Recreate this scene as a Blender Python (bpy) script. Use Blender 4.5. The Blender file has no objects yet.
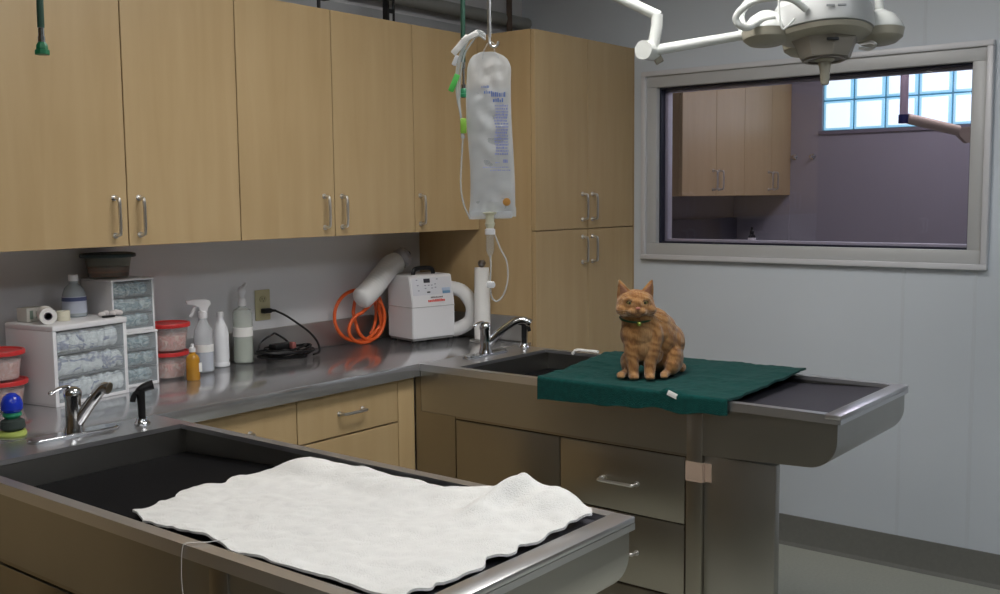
import bpy, bmesh, math, random
from mathutils import Vector, Matrix, noise
random.seed(7)
SC = bpy.context.scene
COL = SC.collection
PI = math.pi
def R(a): return math.radians(a)

# ------------------------------------------------------------------ camera
CX, CY, CZ = -4.2273, -3.2087, 1.5161
YAW, PITCH, ROLL = R(38.5375), R(-5.5065), R(-0.5615)
FPX = 1040.29
fw = Vector((math.cos(YAW)*math.cos(PITCH), math.sin(YAW)*math.cos(PITCH), math.sin(PITCH)))
rt = Vector((math.sin(YAW), -math.cos(YAW), 0))
up = rt.cross(fw)
r2 = rt*math.cos(ROLL)+up*math.sin(ROLL)
u2 = -rt*math.sin(ROLL)+up*math.cos(ROLL)
cam = bpy.data.cameras.new('camera')
camo = bpy.data.objects.new('camera', cam)
COL.objects.link(camo)
m = Matrix((r2, u2, -fw)).transposed().to_4x4()
m.translation = (CX, CY, CZ)
camo.matrix_world = m
cam.sensor_width = 36
cam.sensor_fit = 'HORIZONTAL'
cam.lens = 36*FPX/1000
cam.clip_start = 0.02
SC.camera = camo
# ------------------------------------------------------------------ world, exposure, big lights
w = bpy.data.worlds.new('world'); SC.world = w
w.use_nodes = True
w.node_tree.nodes['Background'].inputs[0].default_value = (0.6, 0.75, 1.0, 1)
w.node_tree.nodes['Background'].inputs[1].default_value = 1.0
SC.view_settings.view_transform = 'Standard'
SC.view_settings.look = 'None'
SC.view_settings.exposure = 0.0
SC.view_settings.gamma = 1.0
SC.view_settings.use_curve_mapping = False
CEIL = 2.75
LIGHT_SPOTS = [(-2.05, -1.75, 16, (1, .97, .93)), (-4.1, -2.1, 6, (1, .97, .93)), (-2.05, -3.8, 12, (.88, .93, 1.0)), (-4.1, -4.2, 9, (.9, .95, 1.0))]

# ------------------------------------------------------------------ materials
def mat(name, color, rough=.5, metal=0, spec=.5, trans=0, ior=1.45, emis=None, estr=0, alpha=1, coat=0, noise_amt=0, noise_scale=20, bump=0, bump_scale=200, sheen=0, sub=0):
    M = bpy.data.materials.new(name); M.use_nodes = True
    nt = M.node_tree; b = nt.nodes['Principled BSDF']
    c = (*color, 1)
    b.inputs['Base Color'].default_value = c
    b.inputs['Roughness'].default_value = rough
    b.inputs['Metallic'].default_value = metal
    b.inputs['Specular IOR Level'].default_value = spec
    b.inputs['Transmission Weight'].default_value = trans
    b.inputs['IOR'].default_value = ior
    b.inputs['Alpha'].default_value = alpha
    b.inputs['Coat Weight'].default_value = coat
    b.inputs['Sheen Weight'].default_value = sheen
    if emis: b.inputs['Emission Color'].default_value = (*emis, 1); b.inputs['Emission Strength'].default_value = estr
    tc = None
    if noise_amt or bump:
        tc = nt.nodes.new('ShaderNodeTexCoord')
    if noise_amt:
        n = nt.nodes.new('ShaderNodeTexNoise'); n.inputs['Scale'].default_value = noise_scale; n.inputs['Detail'].default_value = 4
        nt.links.new(tc.outputs['Object'], n.inputs['Vector'])
        r = nt.nodes.new('ShaderNodeMix'); r.data_type = 'RGBA'
        r.inputs[6].default_value = tuple(max(0, x*(1-noise_amt)) for x in color)+(1,)
        r.inputs[7].default_value = tuple(min(1, x*(1+noise_amt)) for x in color)+(1,)
        nt.links.new(n.outputs['Fac'], r.inputs[0]); nt.links.new(r.outputs[2], b.inputs['Base Color'])
    if bump:
        n2 = nt.nodes.new('ShaderNodeTexNoise'); n2.inputs['Scale'].default_value = bump_scale; n2.inputs['Detail'].default_value = 3
        nt.links.new(tc.outputs['Object'], n2.inputs['Vector'])
        bp = nt.nodes.new('ShaderNodeBump'); bp.inputs['Strength'].default_value = bump; bp.inputs['Distance'].default_value = .003
        nt.links.new(n2.outputs['Fac'], bp.inputs['Height']); nt.links.new(bp.outputs['Normal'], b.inputs['Normal'])
    return M
def wood(name, c1, c2, rough=.38):
    M = bpy.data.materials.new(name); M.use_nodes = True
    nt = M.node_tree; b = nt.nodes['Principled BSDF']; N = nt.nodes.new; L = nt.links.new
    tc = N('ShaderNodeTexCoord'); mp = N('ShaderNodeMapping'); mp.inputs['Scale'].default_value = (13, 13, 1.1)
    L(tc.outputs['Object'], mp.inputs['Vector'])
    n = N('ShaderNodeTexNoise'); n.inputs['Scale'].default_value = 1.6; n.inputs['Detail'].default_value = 6; n.inputs['Distortion'].default_value = .4
    L(mp.outputs['Vector'], n.inputs['Vector'])
    n3 = N('ShaderNodeTexNoise'); n3.inputs['Scale'].default_value = 2.2; n3.inputs['Detail'].default_value = 2
    L(tc.outputs['Object'], n3.inputs['Vector'])
    ad = N('ShaderNodeMath'); ad.operation = 'MULTIPLY_ADD'; ad.inputs[1].default_value = .6
    mu = N('ShaderNodeMath'); mu.operation = 'MULTIPLY'; mu.inputs[1].default_value = .4
    L(n3.outputs['Fac'], mu.inputs[0]); L(n.outputs['Fac'], ad.inputs[0]); L(mu.outputs[0], ad.inputs[2])
    cr = N('ShaderNodeValToRGB'); cr.color_ramp.elements[0].position = .3; cr.color_ramp.elements[1].position = .7
    cr.color_ramp.elements[0].color = (*c1, 1); cr.color_ramp.elements[1].color = (*c2, 1)
    L(ad.outputs[0], cr.inputs[0]); L(cr.outputs[0], b.inputs['Base Color'])
    b.inputs['Roughness'].default_value = rough; b.inputs['Specular IOR Level'].default_value = .4
    return M
def steel(name, color, rough, stretch=(1, 60, 60), amt=.12, aniso=0):
    M = bpy.data.materials.new(name); M.use_nodes = True
    nt = M.node_tree; b = nt.nodes['Principled BSDF']; N = nt.nodes.new; L = nt.links.new
    tc = N('ShaderNodeTexCoord'); mp = N('ShaderNodeMapping'); mp.inputs['Scale'].default_value = stretch
    L(tc.outputs['Object'], mp.inputs['Vector'])
    n = N('ShaderNodeTexNoise'); n.inputs['Scale'].default_value = 6; n.inputs['Detail'].default_value = 3
    L(mp.outputs['Vector'], n.inputs['Vector'])
    mr = N('ShaderNodeMapRange'); mr.inputs[3].default_value = rough*(1-amt); mr.inputs[4].default_value = rough*(1+amt)
    L(n.outputs['Fac'], mr.inputs[0]); L(mr.outputs[0], b.inputs['Roughness'])
    n4 = N('ShaderNodeTexNoise'); n4.inputs['Scale'].default_value = 3.5; n4.inputs['Detail'].default_value = 3
    L(tc.outputs['Object'], n4.inputs['Vector'])
    mx = N('ShaderNodeMix'); mx.data_type = 'RGBA'
    mx.inputs[6].default_value = tuple(x*.9 for x in color)+(1,); mx.inputs[7].default_value = tuple(x*1.08 for x in color)+(1,)
    L(n4.outputs['Fac'], mx.inputs[0]); L(mx.outputs[2], b.inputs['Base Color'])
    b.inputs['Metallic'].default_value = 1
    return M
def thin_glass(name, tint, gloss=.08, rough=.02):
    M = bpy.data.materials.new(name); M.use_nodes = True
    nt = M.node_tree; nt.nodes.remove(nt.nodes['Principled BSDF']); N = nt.nodes.new; L = nt.links.new
    t = N('ShaderNodeBsdfTransparent'); t.inputs[0].default_value = (*tint, 1)
    g = N('ShaderNodeBsdfGlossy'); g.inputs['Roughness'].default_value = rough
    lw = N('ShaderNodeFresnel'); lw.inputs['IOR'].default_value = 1.45
    ad = N('ShaderNodeMath'); ad.operation = 'MULTIPLY'; ad.inputs[1].default_value = gloss/.04
    L(lw.outputs['Fac'], ad.inputs[0])
    mx = N('ShaderNodeMixShader'); L(ad.outputs[0], mx.inputs[0]); L(t.outputs[0], mx.inputs[1]); L(g.outputs[0], mx.inputs[2])
    L(mx.outputs[0], nt.nodes['Material Output'].inputs[0])
    return M
def clear(name, tint, rough=.15, alpha=.45, color=None):
    """thin-walled translucent plastic: part see-through, part milky"""
    M = bpy.data.materials.new(name); M.use_nodes = True
    nt = M.node_tree; b = nt.nodes['Principled BSDF']
    b.inputs['Base Color'].default_value = (*(color or tint), 1); b.inputs['Roughness'].default_value = rough
    t = nt.nodes.new('ShaderNodeBsdfTransparent'); t.inputs[0].default_value = (*tint, 1)
    mx = nt.nodes.new('ShaderNodeMixShader'); mx.inputs[0].default_value = alpha
    nt.links.new(t.outputs[0], mx.inputs[1]); nt.links.new(b.outputs[0], mx.inputs[2])
    nt.links.new(mx.outputs[0], nt.nodes['Material Output'].inputs[0])
    return M
def contents(name, cols, scale=(25, 25, 60), rough=.5, bumpy=0):
    """jumbled packed supplies seen through a clear drawer front"""
    M = bpy.data.materials.new(name); M.use_nodes = True
    nt = M.node_tree; b = nt.nodes['Principled BSDF']; N = nt.nodes.new; L = nt.links.new
    tc = N('ShaderNodeTexCoord'); mp = N('ShaderNodeMapping'); mp.inputs['Scale'].default_value = scale
    L(tc.outputs['Object'], mp.inputs['Vector'])
    n = N('ShaderNodeTexNoise'); n.inputs['Scale'].default_value = 1; n.inputs['Detail'].default_value = 3; n.inputs['Distortion'].default_value = 1.2
    L(mp.outputs['Vector'], n.inputs['Vector'])
    cr = N('ShaderNodeValToRGB'); e = cr.color_ramp.elements
    k = len(cols)
    e[0].position = .33; e[0].color = (*cols[0], 1); e[1].position = .67; e[1].color = (*cols[-1], 1)
    for i in range(1, k-1):
        q = e.new(.33+.34*i/(k-1)); q.color = (*cols[i], 1)
    L(n.outputs['Fac'], cr.inputs[0]); L(cr.outputs[0], b.inputs['Base Color'])
    b.inputs['Roughness'].default_value = rough
    return M

M_wood = wood('maple veneer', (.43, .302, .152), (.50, .365, .200))
M_woodedge = mat('maple edge', (.42, .29, .15), .5)
M_gap = mat('dark cabinet gap', (.05, .035, .02), .8)
M_wallb = mat('painted wall', (.68, .68, .70), .6, noise_amt=.04, noise_scale=3)
M_wallr = mat('pale blue wall panel', (.60, .645, .70), .55, noise_amt=.03, noise_scale=4)
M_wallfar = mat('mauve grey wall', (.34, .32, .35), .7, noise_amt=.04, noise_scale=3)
M_seam = mat('wall panel joint', (.58, .62, .67), .6)
M_ceil = mat('ceiling paint', (.55, .55, .55), .8)
M_floor = mat('terrazzo floor', (.43, .44, .385), .35, noise_amt=.16, noise_scale=90)
M_base = mat('grey cove base', (.17, .17, .155), .5, noise_amt=.12, noise_scale=60)
M_top = steel('worktop steel', (.62, .62, .64), .17, (60, 1.5, 60))
M_steel = steel('brushed steel', (.36, .335, .29), .34, (60, 60, 1.2))
M_trough = steel('trough steel', (.43, .42, .395), .33, (60, 1.2, 60))
M_up = steel('upstand steel', (.50, .50, .50), .42, (60, 1.5, 60))
M_rim = steel('rim steel', (.66, .66, .68), .30, (60, 1.5, 60))
M_rim.node_tree.nodes['Principled BSDF'].inputs['Metallic'].default_value = .93
M_top.node_tree.nodes['Principled BSDF'].inputs['Metallic'].default_value = .82
M_chrome = mat('chrome', (.58, .59, .61), .13, 1)
M_satin = mat('satin nickel', (.70, .69, .68), .28, 1)
M_black = mat('black rubber', (.005, .005, .006), .75, spec=.12, bump=.5, bump_scale=420)
M_blackpl = mat('black plastic', (.010, .010, .011), .42, spec=.35)
M_frame = mat('window frame aluminium', (.50, .505, .51), .45, .1)
M_frame2 = mat('window bead', (.64, .64, .67), .42, .1)
M_white = mat('white plastic', (.75, .75, .77), .35)
M_whitec = mat('white enamel', (.62, .64, .62), .25, coat=.3)
M_lampu = mat('beige lamp plastic', (.33, .31, .25), .45)
M_lampd = mat('grey brown lamp ring', (.20, .18, .16), .5)
M_lampg = mat('pale grey lamp shell', (.42, .43, .43), .35)
M_glass = thin_glass('window glass', (.90, .88, .93), .05)
M_clear = clear('clear plastic', (.95, .97, .98), .12, .16, (.80, .83, .85))
M_frost = clear('frosted plastic', (.92, .94, .96), .25, .40, (.82, .84, .87))
M_fluid = clear('fluid bag plastic', (.93, .94, .95), .08, .42, (.84, .86, .87))
M_outlet = mat('ivory outlet', (.50, .46, .28), .4)
M_orange = mat('orange hose', (.75, .12, .025), .38)
M_red = mat('red lid plastic', (.55, .03, .03), .35)
M_duct = mat('white corrugated hose', (.72, .72, .72), .5)
M_paper = mat('white paper', (.78, .77, .75), .8)
M_greenh = mat('dark green hose', (.01, .045, .028), .45)
M_green = mat('green fitting', (.008, .12, .05), .4)
M_greenc = mat('bright green clamp', (.10, .55, .10), .4)
M_blue = mat('blue print', (.10, .16, .42), .5)
M_redp = mat('red print', (.70, .10, .08), .5)
M_dark = mat('dark print', (.03, .03, .04), .4)

# ------------------------------------------------------------------ mesh helpers
def BM(): return bmesh.new()
def bx(bm, x0, x1, y0, y1, z0, z1, bev=0, seg=2, T=None):
    if x0 > x1: x0, x1 = x1, x0
    if y0 > y1: y0, y1 = y1, y0
    if z0 > z1: z0, z1 = z1, z0
    v = [bm.verts.new((x, y, z)) for x in (x0, x1) for y in (y0, y1) for z in (z0, z1)]
    fs = []
    for q in ((0, 1, 3, 2), (4, 6, 7, 5), (0, 4, 5, 1), (2, 3, 7, 6), (0, 2, 6, 4), (1, 5, 7, 3)):
        fs.append(bm.faces.new([v[i] for i in q]))
    vs = v
    if bev:
        es = list({e for f in fs for e in f.edges})
        r = bmesh.ops.bevel(bm, geom=es, offset=bev, segments=seg, affect='EDGES', profile=.5)
        vs = list({x for f in r['faces'] for x in f.verts} | {x for x in v if x.is_valid})
    if T is not None:
        for x in vs: x.co = T @ x.co
    return vs
def prism(bm, pts, axis, a, b):
    """polygon pts in the plane across axis, extruded a..b; for x: (y,z), y: (x,z), z: (x,y)"""
    def P(p, t):
        return (t, p[0], p[1]) if axis == 'x' else (p[0], t, p[1]) if axis == 'y' else (p[0], p[1], t)
    A = [bm.verts.new(P(p, a)) for p in pts]; B = [bm.verts.new(P(p, b)) for p in pts]
    n = len(pts)
    bm.faces.new(A); bm.faces.new(B[::-1])
    for i in range(n): bm.faces.new((A[i], B[i], B[(i+1) % n], A[(i+1) % n]))
    return A+B
def lathe(bm, prof, c=(0, 0, 0), n=28, T=None, sx=1, sy=1, rmod=None):
    rings = []
    for r, z in prof:
        ring = []
        for i in range(n):
            a = 2*PI*i/n; rr = r*(rmod(a, z) if rmod else 1)
            p = Vector((c[0]+rr*math.cos(a)*sx, c[1]+rr*math.sin(a)*sy, c[2]+z))
            if T is not None: p = T @ p
            ring.append(bm.verts.new(p))
        rings.append(ring)
    for A, B in zip(rings, rings[1:]):
        for i in range(n):
            try: bm.faces.new((A[i], A[(i+1) % n], B[(i+1) % n], B[i]))
            except ValueError: pass
    for ring, rev in ((rings[0], True), (rings[-1], False)):
        try: bm.faces.new(ring[::-1] if rev else ring)
        except ValueError: pass
def spline(pts, n=10):
    P = [Vector(p) for p in pts]
    if len(P) < 3: return P
    out = []
    Q = [P[0]*2-P[1]]+P+[P[-1]*2-P[-2]]
    for i in range(1, len(Q)-2):
        for k in range(n):
            t = k/n; a, b, c, d = Q[i-1:i+3]
            out.append(.5*((2*b)+(c-a)*t+(2*a-5*b+4*c-d)*t*t+(3*b-a-3*c+d)*t**3))
    out.append(P[-1]); return out
def tube(bm, pts, r, n=10, rf=None, flat=None):
    P = [Vector(p) for p in pts]; rings = []; up0 = None
    for i, p in enumerate(P):
        d = (P[min(i+1, len(P)-1)]-P[max(i-1, 0)])
        if d.length < 1e-9: d = Vector((0, 0, 1))
        d.normalize()
        if up0 is None:
            up0 = Vector((0, 0, 1)) if abs(d.z) < .9 else Vector((1, 0, 0))
        s = d.cross(up0)
        if s.length < 1e-6: s = d.cross(Vector((0, 1, .1)))
        s.normalize(); q = s.cross(d).normalized(); up0 = q
        rr = rf(i/(len(P)-1)) if rf else r
        rings.append([bm.verts.new(p+(s*math.cos(2*PI*k/n)+q*math.sin(2*PI*k/n)*(flat or 1))*rr) for k in range(n)])
    for A, B in zip(rings, rings[1:]):
        for k in range(n): bm.faces.new((A[k], A[(k+1) % n], B[(k+1) % n], B[k]))
    bm.faces.new(rings[0][::-1]); bm.faces.new(rings[-1])
def cyl(bm, a, b, r, n=20, r2_=None):
    a, b = Vector(a), Vector(b)
    tube(bm, [a, b], r, n, rf=(lambda t: r+(r2_-r)*t) if r2_ is not None else None)
def ell(bm, c, r, rot=None, sub=3):
    T = Matrix.Translation(c)
    if rot: T = T @ rot
    T = T @ Matrix.Diagonal((*r, 1))
    bmesh.ops.create_icosphere(bm, subdivisions=sub, radius=1, matrix=T)
def mesh_of(name, bm, smooth=True, ang=35):
    bmesh.ops.recalc_face_normals(bm, faces=bm.faces[:])
    me = bpy.data.meshes.new(name); bm.to_mesh(me); bm.free()
    if smooth:
        me.shade_smooth(); me.set_sharp_from_angle(angle=R(ang))
    return me
def thing(name, label, cat, loc=(0, 0, 0), rz=0, group=None):
    o = bpy.data.objects.new(name, None); COL.objects.link(o)
    o.empty_display_size = .05
    o.location = loc; o.rotation_euler = (0, 0, rz)
    o['label'] = label; o['category'] = cat
    if group: o['group'] = group
    return o
def rootmat(p):
    M_ = Matrix.Identity(4)
    while p:
        M_ = (Matrix.Translation(p.location) @ p.rotation_euler.to_matrix().to_4x4()) @ M_
        p = p.parent
    return M_
def obj(name, bm, m, parent=None, label=None, cat=None, group=None, world=False, smooth=True, ang=35, stuff=False):
    """one mesh object; coordinates are the parent's own unless world=True"""
    me = mesh_of(name, bm, smooth, ang)
    for x in (m if isinstance(m, (list, tuple)) else [m]): me.materials.append(x)
    o = bpy.data.objects.new(name, me); COL.objects.link(o)
    if parent:
        if world: me.transform(rootmat(parent).inverted())
        o.parent = parent
    else:
        vs = [v.co for v in me.vertices]
        c = Vector(((min(v.x for v in vs)+max(v.x for v in vs))/2, (min(v.y for v in vs)+max(v.y for v in vs))/2, min(v.z for v in vs)))
        me.transform(Matrix.Translation(-c)); o.location = c
    if label: o['label'] = label
    if cat: o['category'] = cat
    if group: o['group'] = group
    if stuff: o['kind'] = 'stuff'
    return o
def struct(name, bm, m, parent=None):
    o = obj(name, bm, m, parent, world=bool(parent))
    if not parent: o['kind'] = 'structure'
    return o
def setmat(bm, i0, idx):
    for f in bm.faces[:]:
        if f.index == -1 or f.material_index == 0 and f in i0: f.material_index = idx

# ------------------------------------------------------------------ room
XB, YB = -7.0, -6.2      # room extent behind the camera
WT = .12
FX = 2.4                 # far wall of the room behind the glass
YL, YR, ZB, ZT = -.705, -2.206, 1.2215, 2.0776    # window opening outer frame
b = BM(); bx(b, XB-WT, 0, YB-WT, WT, -.1, 0); struct('floor', b, M_floor)
b = BM(); bx(b, XB-WT, FX+WT, YB-WT, WT, CEIL, CEIL+.1); struct('ceiling', b, M_ceil)
b = BM(); bx(b, XB-WT, 0, 0, WT, 0, CEIL); struct('wall_left', b, M_wallb)
b = BM()
bx(b, 0, WT, YL-.03, WT, 0, CEIL); bx(b, 0, WT, YB-WT, YR+.03, 0, CEIL)
bx(b, 0, WT, YR+.03, YL-.03, 0, ZB+.03); bx(b, 0, WT, YR+.03, YL-.03, ZT-.03, CEIL)
struct('wall_right', b, M_wallr)
b = BM(); bx(b, XB-WT, XB, YB-WT, 0, 0, CEIL); struct('wall_back', b, wood('brown wall for steel reflections', (.20, .13, .06), (.28, .19, .10)))  # unseen wall, coloured brown so the steel sides reflect brown
b = BM(); bx(b, XB, 0, YB-WT, YB, 0, CEIL); struct('wall_front', b, mat('wall darkened for reflections', (.30, .28, .26), .6))  # unseen wall, darkened to dim the reflection in the table ends
# cove base along the window wall
b = BM(); prism(b, [(0, .128), (-.008, .128), (-.009, .03), (-.014, .012), (-.03, .0), (0, 0)], 'y', YB, 0)
struct('baseboard_right', b, M_base)
for y in (-1.895, -2.164, -3.3, -4.5):
    b = BM(); bx(b, -.0015, 0, y-.007, y+.007, .13, ZB-.003 if y > -2.2 else CEIL, .0007, 1)
    struct('trim_1', b, M_seam)
b = BM(); bx(b, -.0015, 0, -1.957, -1.943, ZT+.003, CEIL, .0007, 1); struct('trim_2', b, M_seam)
b = BM(); bx(b, -.04, -.0005, -4.25, -3.30, .01, 2.10, .003); bx(b, -.04, -.0005, -5.20, -4.26, .01, 2.10, .003)
dr1 = obj('added_dark_door', b, wood('added dark door wood', (.10, .07, .04), (.16, .11, .06))); dr1['kind'] = 'structure'  # unseen double door, added to darken what the table end reflects
b = BM()
for y in (-4.19, -4.32): cyl(b, (-.075, y, .95), (-.075, y, 1.15), .009, 12); cyl(b, (-.04, y, .97), (-.075, y, .97), .006, 10); cyl(b, (-.04, y, 1.13), (-.075, y, 1.13), .006, 10)
struct('added_door_handle', b, M_satin, dr1)
# window: outer casing, inner frame, beads, glass
wf = BM()
D = .03
def ring(bm, y0, y1, z0, z1, w, x0, x1, bev=.002):
    bx(bm, x0, x1, y0, y1, z1-w, z1, bev); bx(bm, x0, x1, y0, y1, z0, z0+w, bev)
    bx(bm, x0, x1, y1-w, y1, z0+w, z1-w, bev); bx(bm, x0, x1, y0, y0+w, z0+w, z1-w, bev)
ring(wf, YR, YL, ZB, ZT, .022, -D, .0)
win = obj('window_1', wf, M_frame2); win['kind'] = 'structure'
b = BM(); ring(b, YR+.022, YL-.022, ZB+.022, ZT-.022, .052, -.017, .11)
struct('window_frame', b, M_frame, win)
b = BM(); ring(b, YR+.074, YL-.074, ZB+.074, ZT-.074, .008, .012, .05, 0)
struct('glazing_bead', b, mat('dark glazing gasket', (.012, .014, .03), .4), win)
b = BM(); ring(b, YR+.074, YL-.074, ZB+.074, ZT-.074, .018, .06, .10, .001)
struct('glazing_stop', b, M_frame2, win)
b = BM(); bx(b, .050, .056, YR+.07, YL-.07, ZB+.07, ZT-.07); struct('window_pane', b, M_glass, win)
# raceway and pipe high on the cabinet wall
b = BM(); bx(b, XB, -.02, -.05, 0, 2.245, 2.30, .004); struct('trim_3', b, mat('grey raceway', (.42, .44, .47), .5))
b = BM(); cyl(b, (XB, -.045, 2.365), (-.02, -.045, 2.365), .03, 20); obj('wall_pipe', b, mat('dull grey pipe', (.30, .31, .30), .5), label='horizontal grey pipe on the wall above the upper cabinets', cat='pipe')
b = BM(); cyl(b, (-.20, -.075, 2.194), (-.20, -.075, CEIL), .014, 16); lathe(b, [(.022, 0), (.022, .012)], (-.20, -.075, 2.194), 16)
obj('vertical_pipe', b, mat('rusty brown pipe', (.10, .07, .055), .6), label='brown vertical pipe rising behind the tall cabinet top', cat='pipe')

# ------------------------------------------------------------------ adjacent room seen through the glass
b = BM(); bx(b, WT, FX+WT, -4.0, WT, -.1, 0); struct('floor', b, M_floor)
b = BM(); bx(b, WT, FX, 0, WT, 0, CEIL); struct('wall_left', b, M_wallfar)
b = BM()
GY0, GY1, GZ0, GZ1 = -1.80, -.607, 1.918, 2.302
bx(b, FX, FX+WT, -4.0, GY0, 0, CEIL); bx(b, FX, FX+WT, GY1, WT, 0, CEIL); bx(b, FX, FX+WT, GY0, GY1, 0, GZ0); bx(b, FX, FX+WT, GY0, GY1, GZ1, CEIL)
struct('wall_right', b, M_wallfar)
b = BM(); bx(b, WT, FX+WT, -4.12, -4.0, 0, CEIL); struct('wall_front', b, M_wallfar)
# glass block window
def glow(name, col, s):
    M = bpy.data.materials.new(name); M.use_nodes = True
    nt = M.node_tree; b_ = nt.nodes['Principled BSDF']; b_.inputs['Base Color'].default_value = (.6, .75, .85, 1); b_.inputs['Roughness'].default_value = .1
    b_.inputs['Emission Color'].default_value = (*col, 1); b_.inputs['Emission Strength'].default_value = s
    return M
M_blk = glow('daylit glass block', (.82, .97, 1.0), 1.3)
M_blke = glow('daylit glass block edge', (.22, .68, .85), .75)
M_mort = mat('mortar', (.18, .33, .42), .7)
b = BM()
bx(b, FX+.03, FX+.09, GY0, GY1, GZ0, GZ1)
g = obj('window_2', b, M_mort); g['kind'] = 'structure'
b = BM(); nb = 6; P_ = (GY1-GY0)/nb; PZ = (GZ1-GZ0)/2
for i in range(nb):
    for k in range(2):
        bx(b, FX+.012, FX+.03, GY0+i*P_+.006, GY0+(i+1)*P_-.006, GZ0+k*PZ+.005, GZ0+(k+1)*PZ-.005, .004)
struct('glass_block_rim', b, M_blke, g)
b = BM()
for i in range(nb):
    for k in range(2):
        bx(b, FX+.006, FX+.014, GY0+i*P_+.022, GY0+(i+1)*P_-.022, GZ0+k*PZ+.018, GZ0+(k+1)*PZ-.018, .003)
struct('glass_block_pane', b, M_blk, g)
b = BM(); bx(b, FX-.012, FX, GY0-.02, GY1+.02, GZ0-.022, GZ0); struct('trim_4', b, mat('mauve sill', (.22, .20, .23), .6))

# ------------------------------------------------------------------ cabinets
def pull(parent, p0, p1, out, depth=.03, r=.0052, name='handle'):
    """arched bar pull from p0 to p1 standing out along out"""
    p0, p1, o = Vector(p0), Vector(p1), Vector(out)
    d = (p1-p0).normalized(); b = BM()
    W = [p0, p0+o*depth*.7+d*.002, p0+o*depth+d*.014, p1+o*depth-d*.014, p1+o*depth*.7-d*.002, p1]
    tube(b, spline(W, 5), r, 10)
    for e in (p0, p1): cyl(b, e, e+o*.004, .009, 14)
    return obj(name, b, M_satin, parent, world=True)
def door(parent, x0, x1, y, z0, z1, th=.019, name='door', m=None, g=.0018):
    b = BM(); bx(b, x0+g, x1-g, y, y+th, z0+g, z1-g, .0012, 1)
    return obj(name, b, m or M_wood, parent, world=True)
UB, UT, UY = 1.376, 2.1934, -.3548
xs = [-2.875, -2.4518, -2.0335, -1.6097, -1.1824, -.7805]
def upper(i0, i1, handles, label, grp='upper wall cabinets over the worktop'):
    x0, x1 = xs[i0], xs[i1]
    t = thing('upper_cabinet', label, 'cabinet', ((x0+x1)/2, -.18, UB), 0, grp)
    b = BM(); bx(b, x0+.0005, x1-.0005, UY+.021, -.0005, UB+.001, UT-.001)
    obj('body', b, M_woodedge, t, world=True)
    for k in range(i0, i1):
        d = door(t, xs[k], xs[k+1], UY, UB, UT)
        hx = handles[k]
        pull(d, (hx, UY, 1.411), (hx, UY, 1.524), (0, -1, 0))
upper(0, 2, {0: xs[1]-.045, 1: xs[1]+.038}, 'maple two door upper cabinet over the white drawer boxes, leftmost')
upper(2, 4, {2: xs[3]-.052, 3: xs[3]+.034}, 'maple two door upper cabinet over the wall outlet, middle of three')
upper(4, 5, {4: xs[4]+.030}, 'narrow single door maple upper cabinet above the warming unit, beside the tall cabinet')

# tall cabinet
TX, TY = -.779, -.6522
t = thing('tall_cabinet', 'tall four door maple cabinet in the corner beside the window', 'cabinet', (-.39, -.33, 0))
b = BM(); bx(b, TX, -.003, TY+.021, -.0005, .1, UT); obj('body', b, M_wood, t, world=True)
b = BM(); bx(b, TX+.02, -.003, TY+.08, -.0005, .0, .1); obj('toe_kick', b, M_gap, t, world=True)
DIV, SM = 1.3727, -.3905
for (a, c, hx) in ((TX, SM, SM-.045), (SM, -.012, SM+.032)):
    d = door(t, a, c, TY, DIV, UT); pull(d, (hx, TY, 1.414), (hx, TY, 1.525), (0, -1, 0))
    d = door(t, a, c, TY, .1, DIV); pull(d, (hx, TY, 1.228), (hx, TY, 1.338), (0, -1, 0))
b = BM(); bx(b, -.0115, -.001, TY, TY+.02, .1, UT); obj('filler_strip', b, M_woodedge, t, world=True)

# worktop with fascia and upstands
WL = -3.75
t = thing('worktop', 'long stainless steel worktop against the cabinet wall, with upstand', 'worktop', (-2.2, -.31, .862))
b = BM(); bx(b, WL, TX-.001, -.627, -.0005, .895, .91, .002)
bx(b, WL, TX-.001, -.6285, -.617, .863, .909, .0025)
bx(b, WL, TX-.001, -.617, -.0005, .880, .895)
obj('top', b, M_top, t, world=True)
b = BM(); bx(b, WL, TX-.001, -.014, -.0005, .911, 1.016, .003)
obj('upstand', b, M_up, t, world=True)
b = BM(); bx(b, TX-.014, TX-.001, -.61, -.015, .911, 1.016, .003)
obj('end_upstand', b, M_up, t, world=True)

# base cabinets
def base(x0, x1, zs, label, handles, grp='base cabinets under the worktop'):
    t = thing('base_cabinet', label, 'cabinet', ((x0+x1)/2, -.3, 0), 0, grp)
    b = BM(); bx(b, x0+.0005, x1-.0005, -.579, -.001, .1, .862); obj('body', b, M_gap, t, world=True)
    b = BM(); bx(b, x0, x1, -.53, -.001, 0, .1); obj('toe_kick', b, M_gap, t, world=True)
    for k in range(len(zs)-1):
        d = door(t, x0, x1, -.60, zs[k+1]+.001, zs[k]-.001, name='drawer', g=.002)
        if handles: 
            zc = zs[k]-.077 if k == 0 else (zs[k]+zs[k+1])/2+.02
            pull(d, (handles[0], -.60, zc), (handles[1], -.60, zc), (0, -1, 0))
base(-2.500, -2.024, [.862, .706, .41, .1], 'maple drawer cabinet under the worktop, half hidden behind the near steel table', (-2.325, -2.215))
base(-2.024, -1.552, [.862, .706, .41, .1], 'maple drawer cabinet under the worktop, right one with its top drawer in full view', (-1.840, -1.731))
b = BM(); bx(b, -1.550, -1.4665, -.600, -.03, .0, .862, .001); o = obj('filler_post', b, M_wood, label='narrow maple filler panel between the base cabinets and the far steel table', cat='panel')

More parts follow.
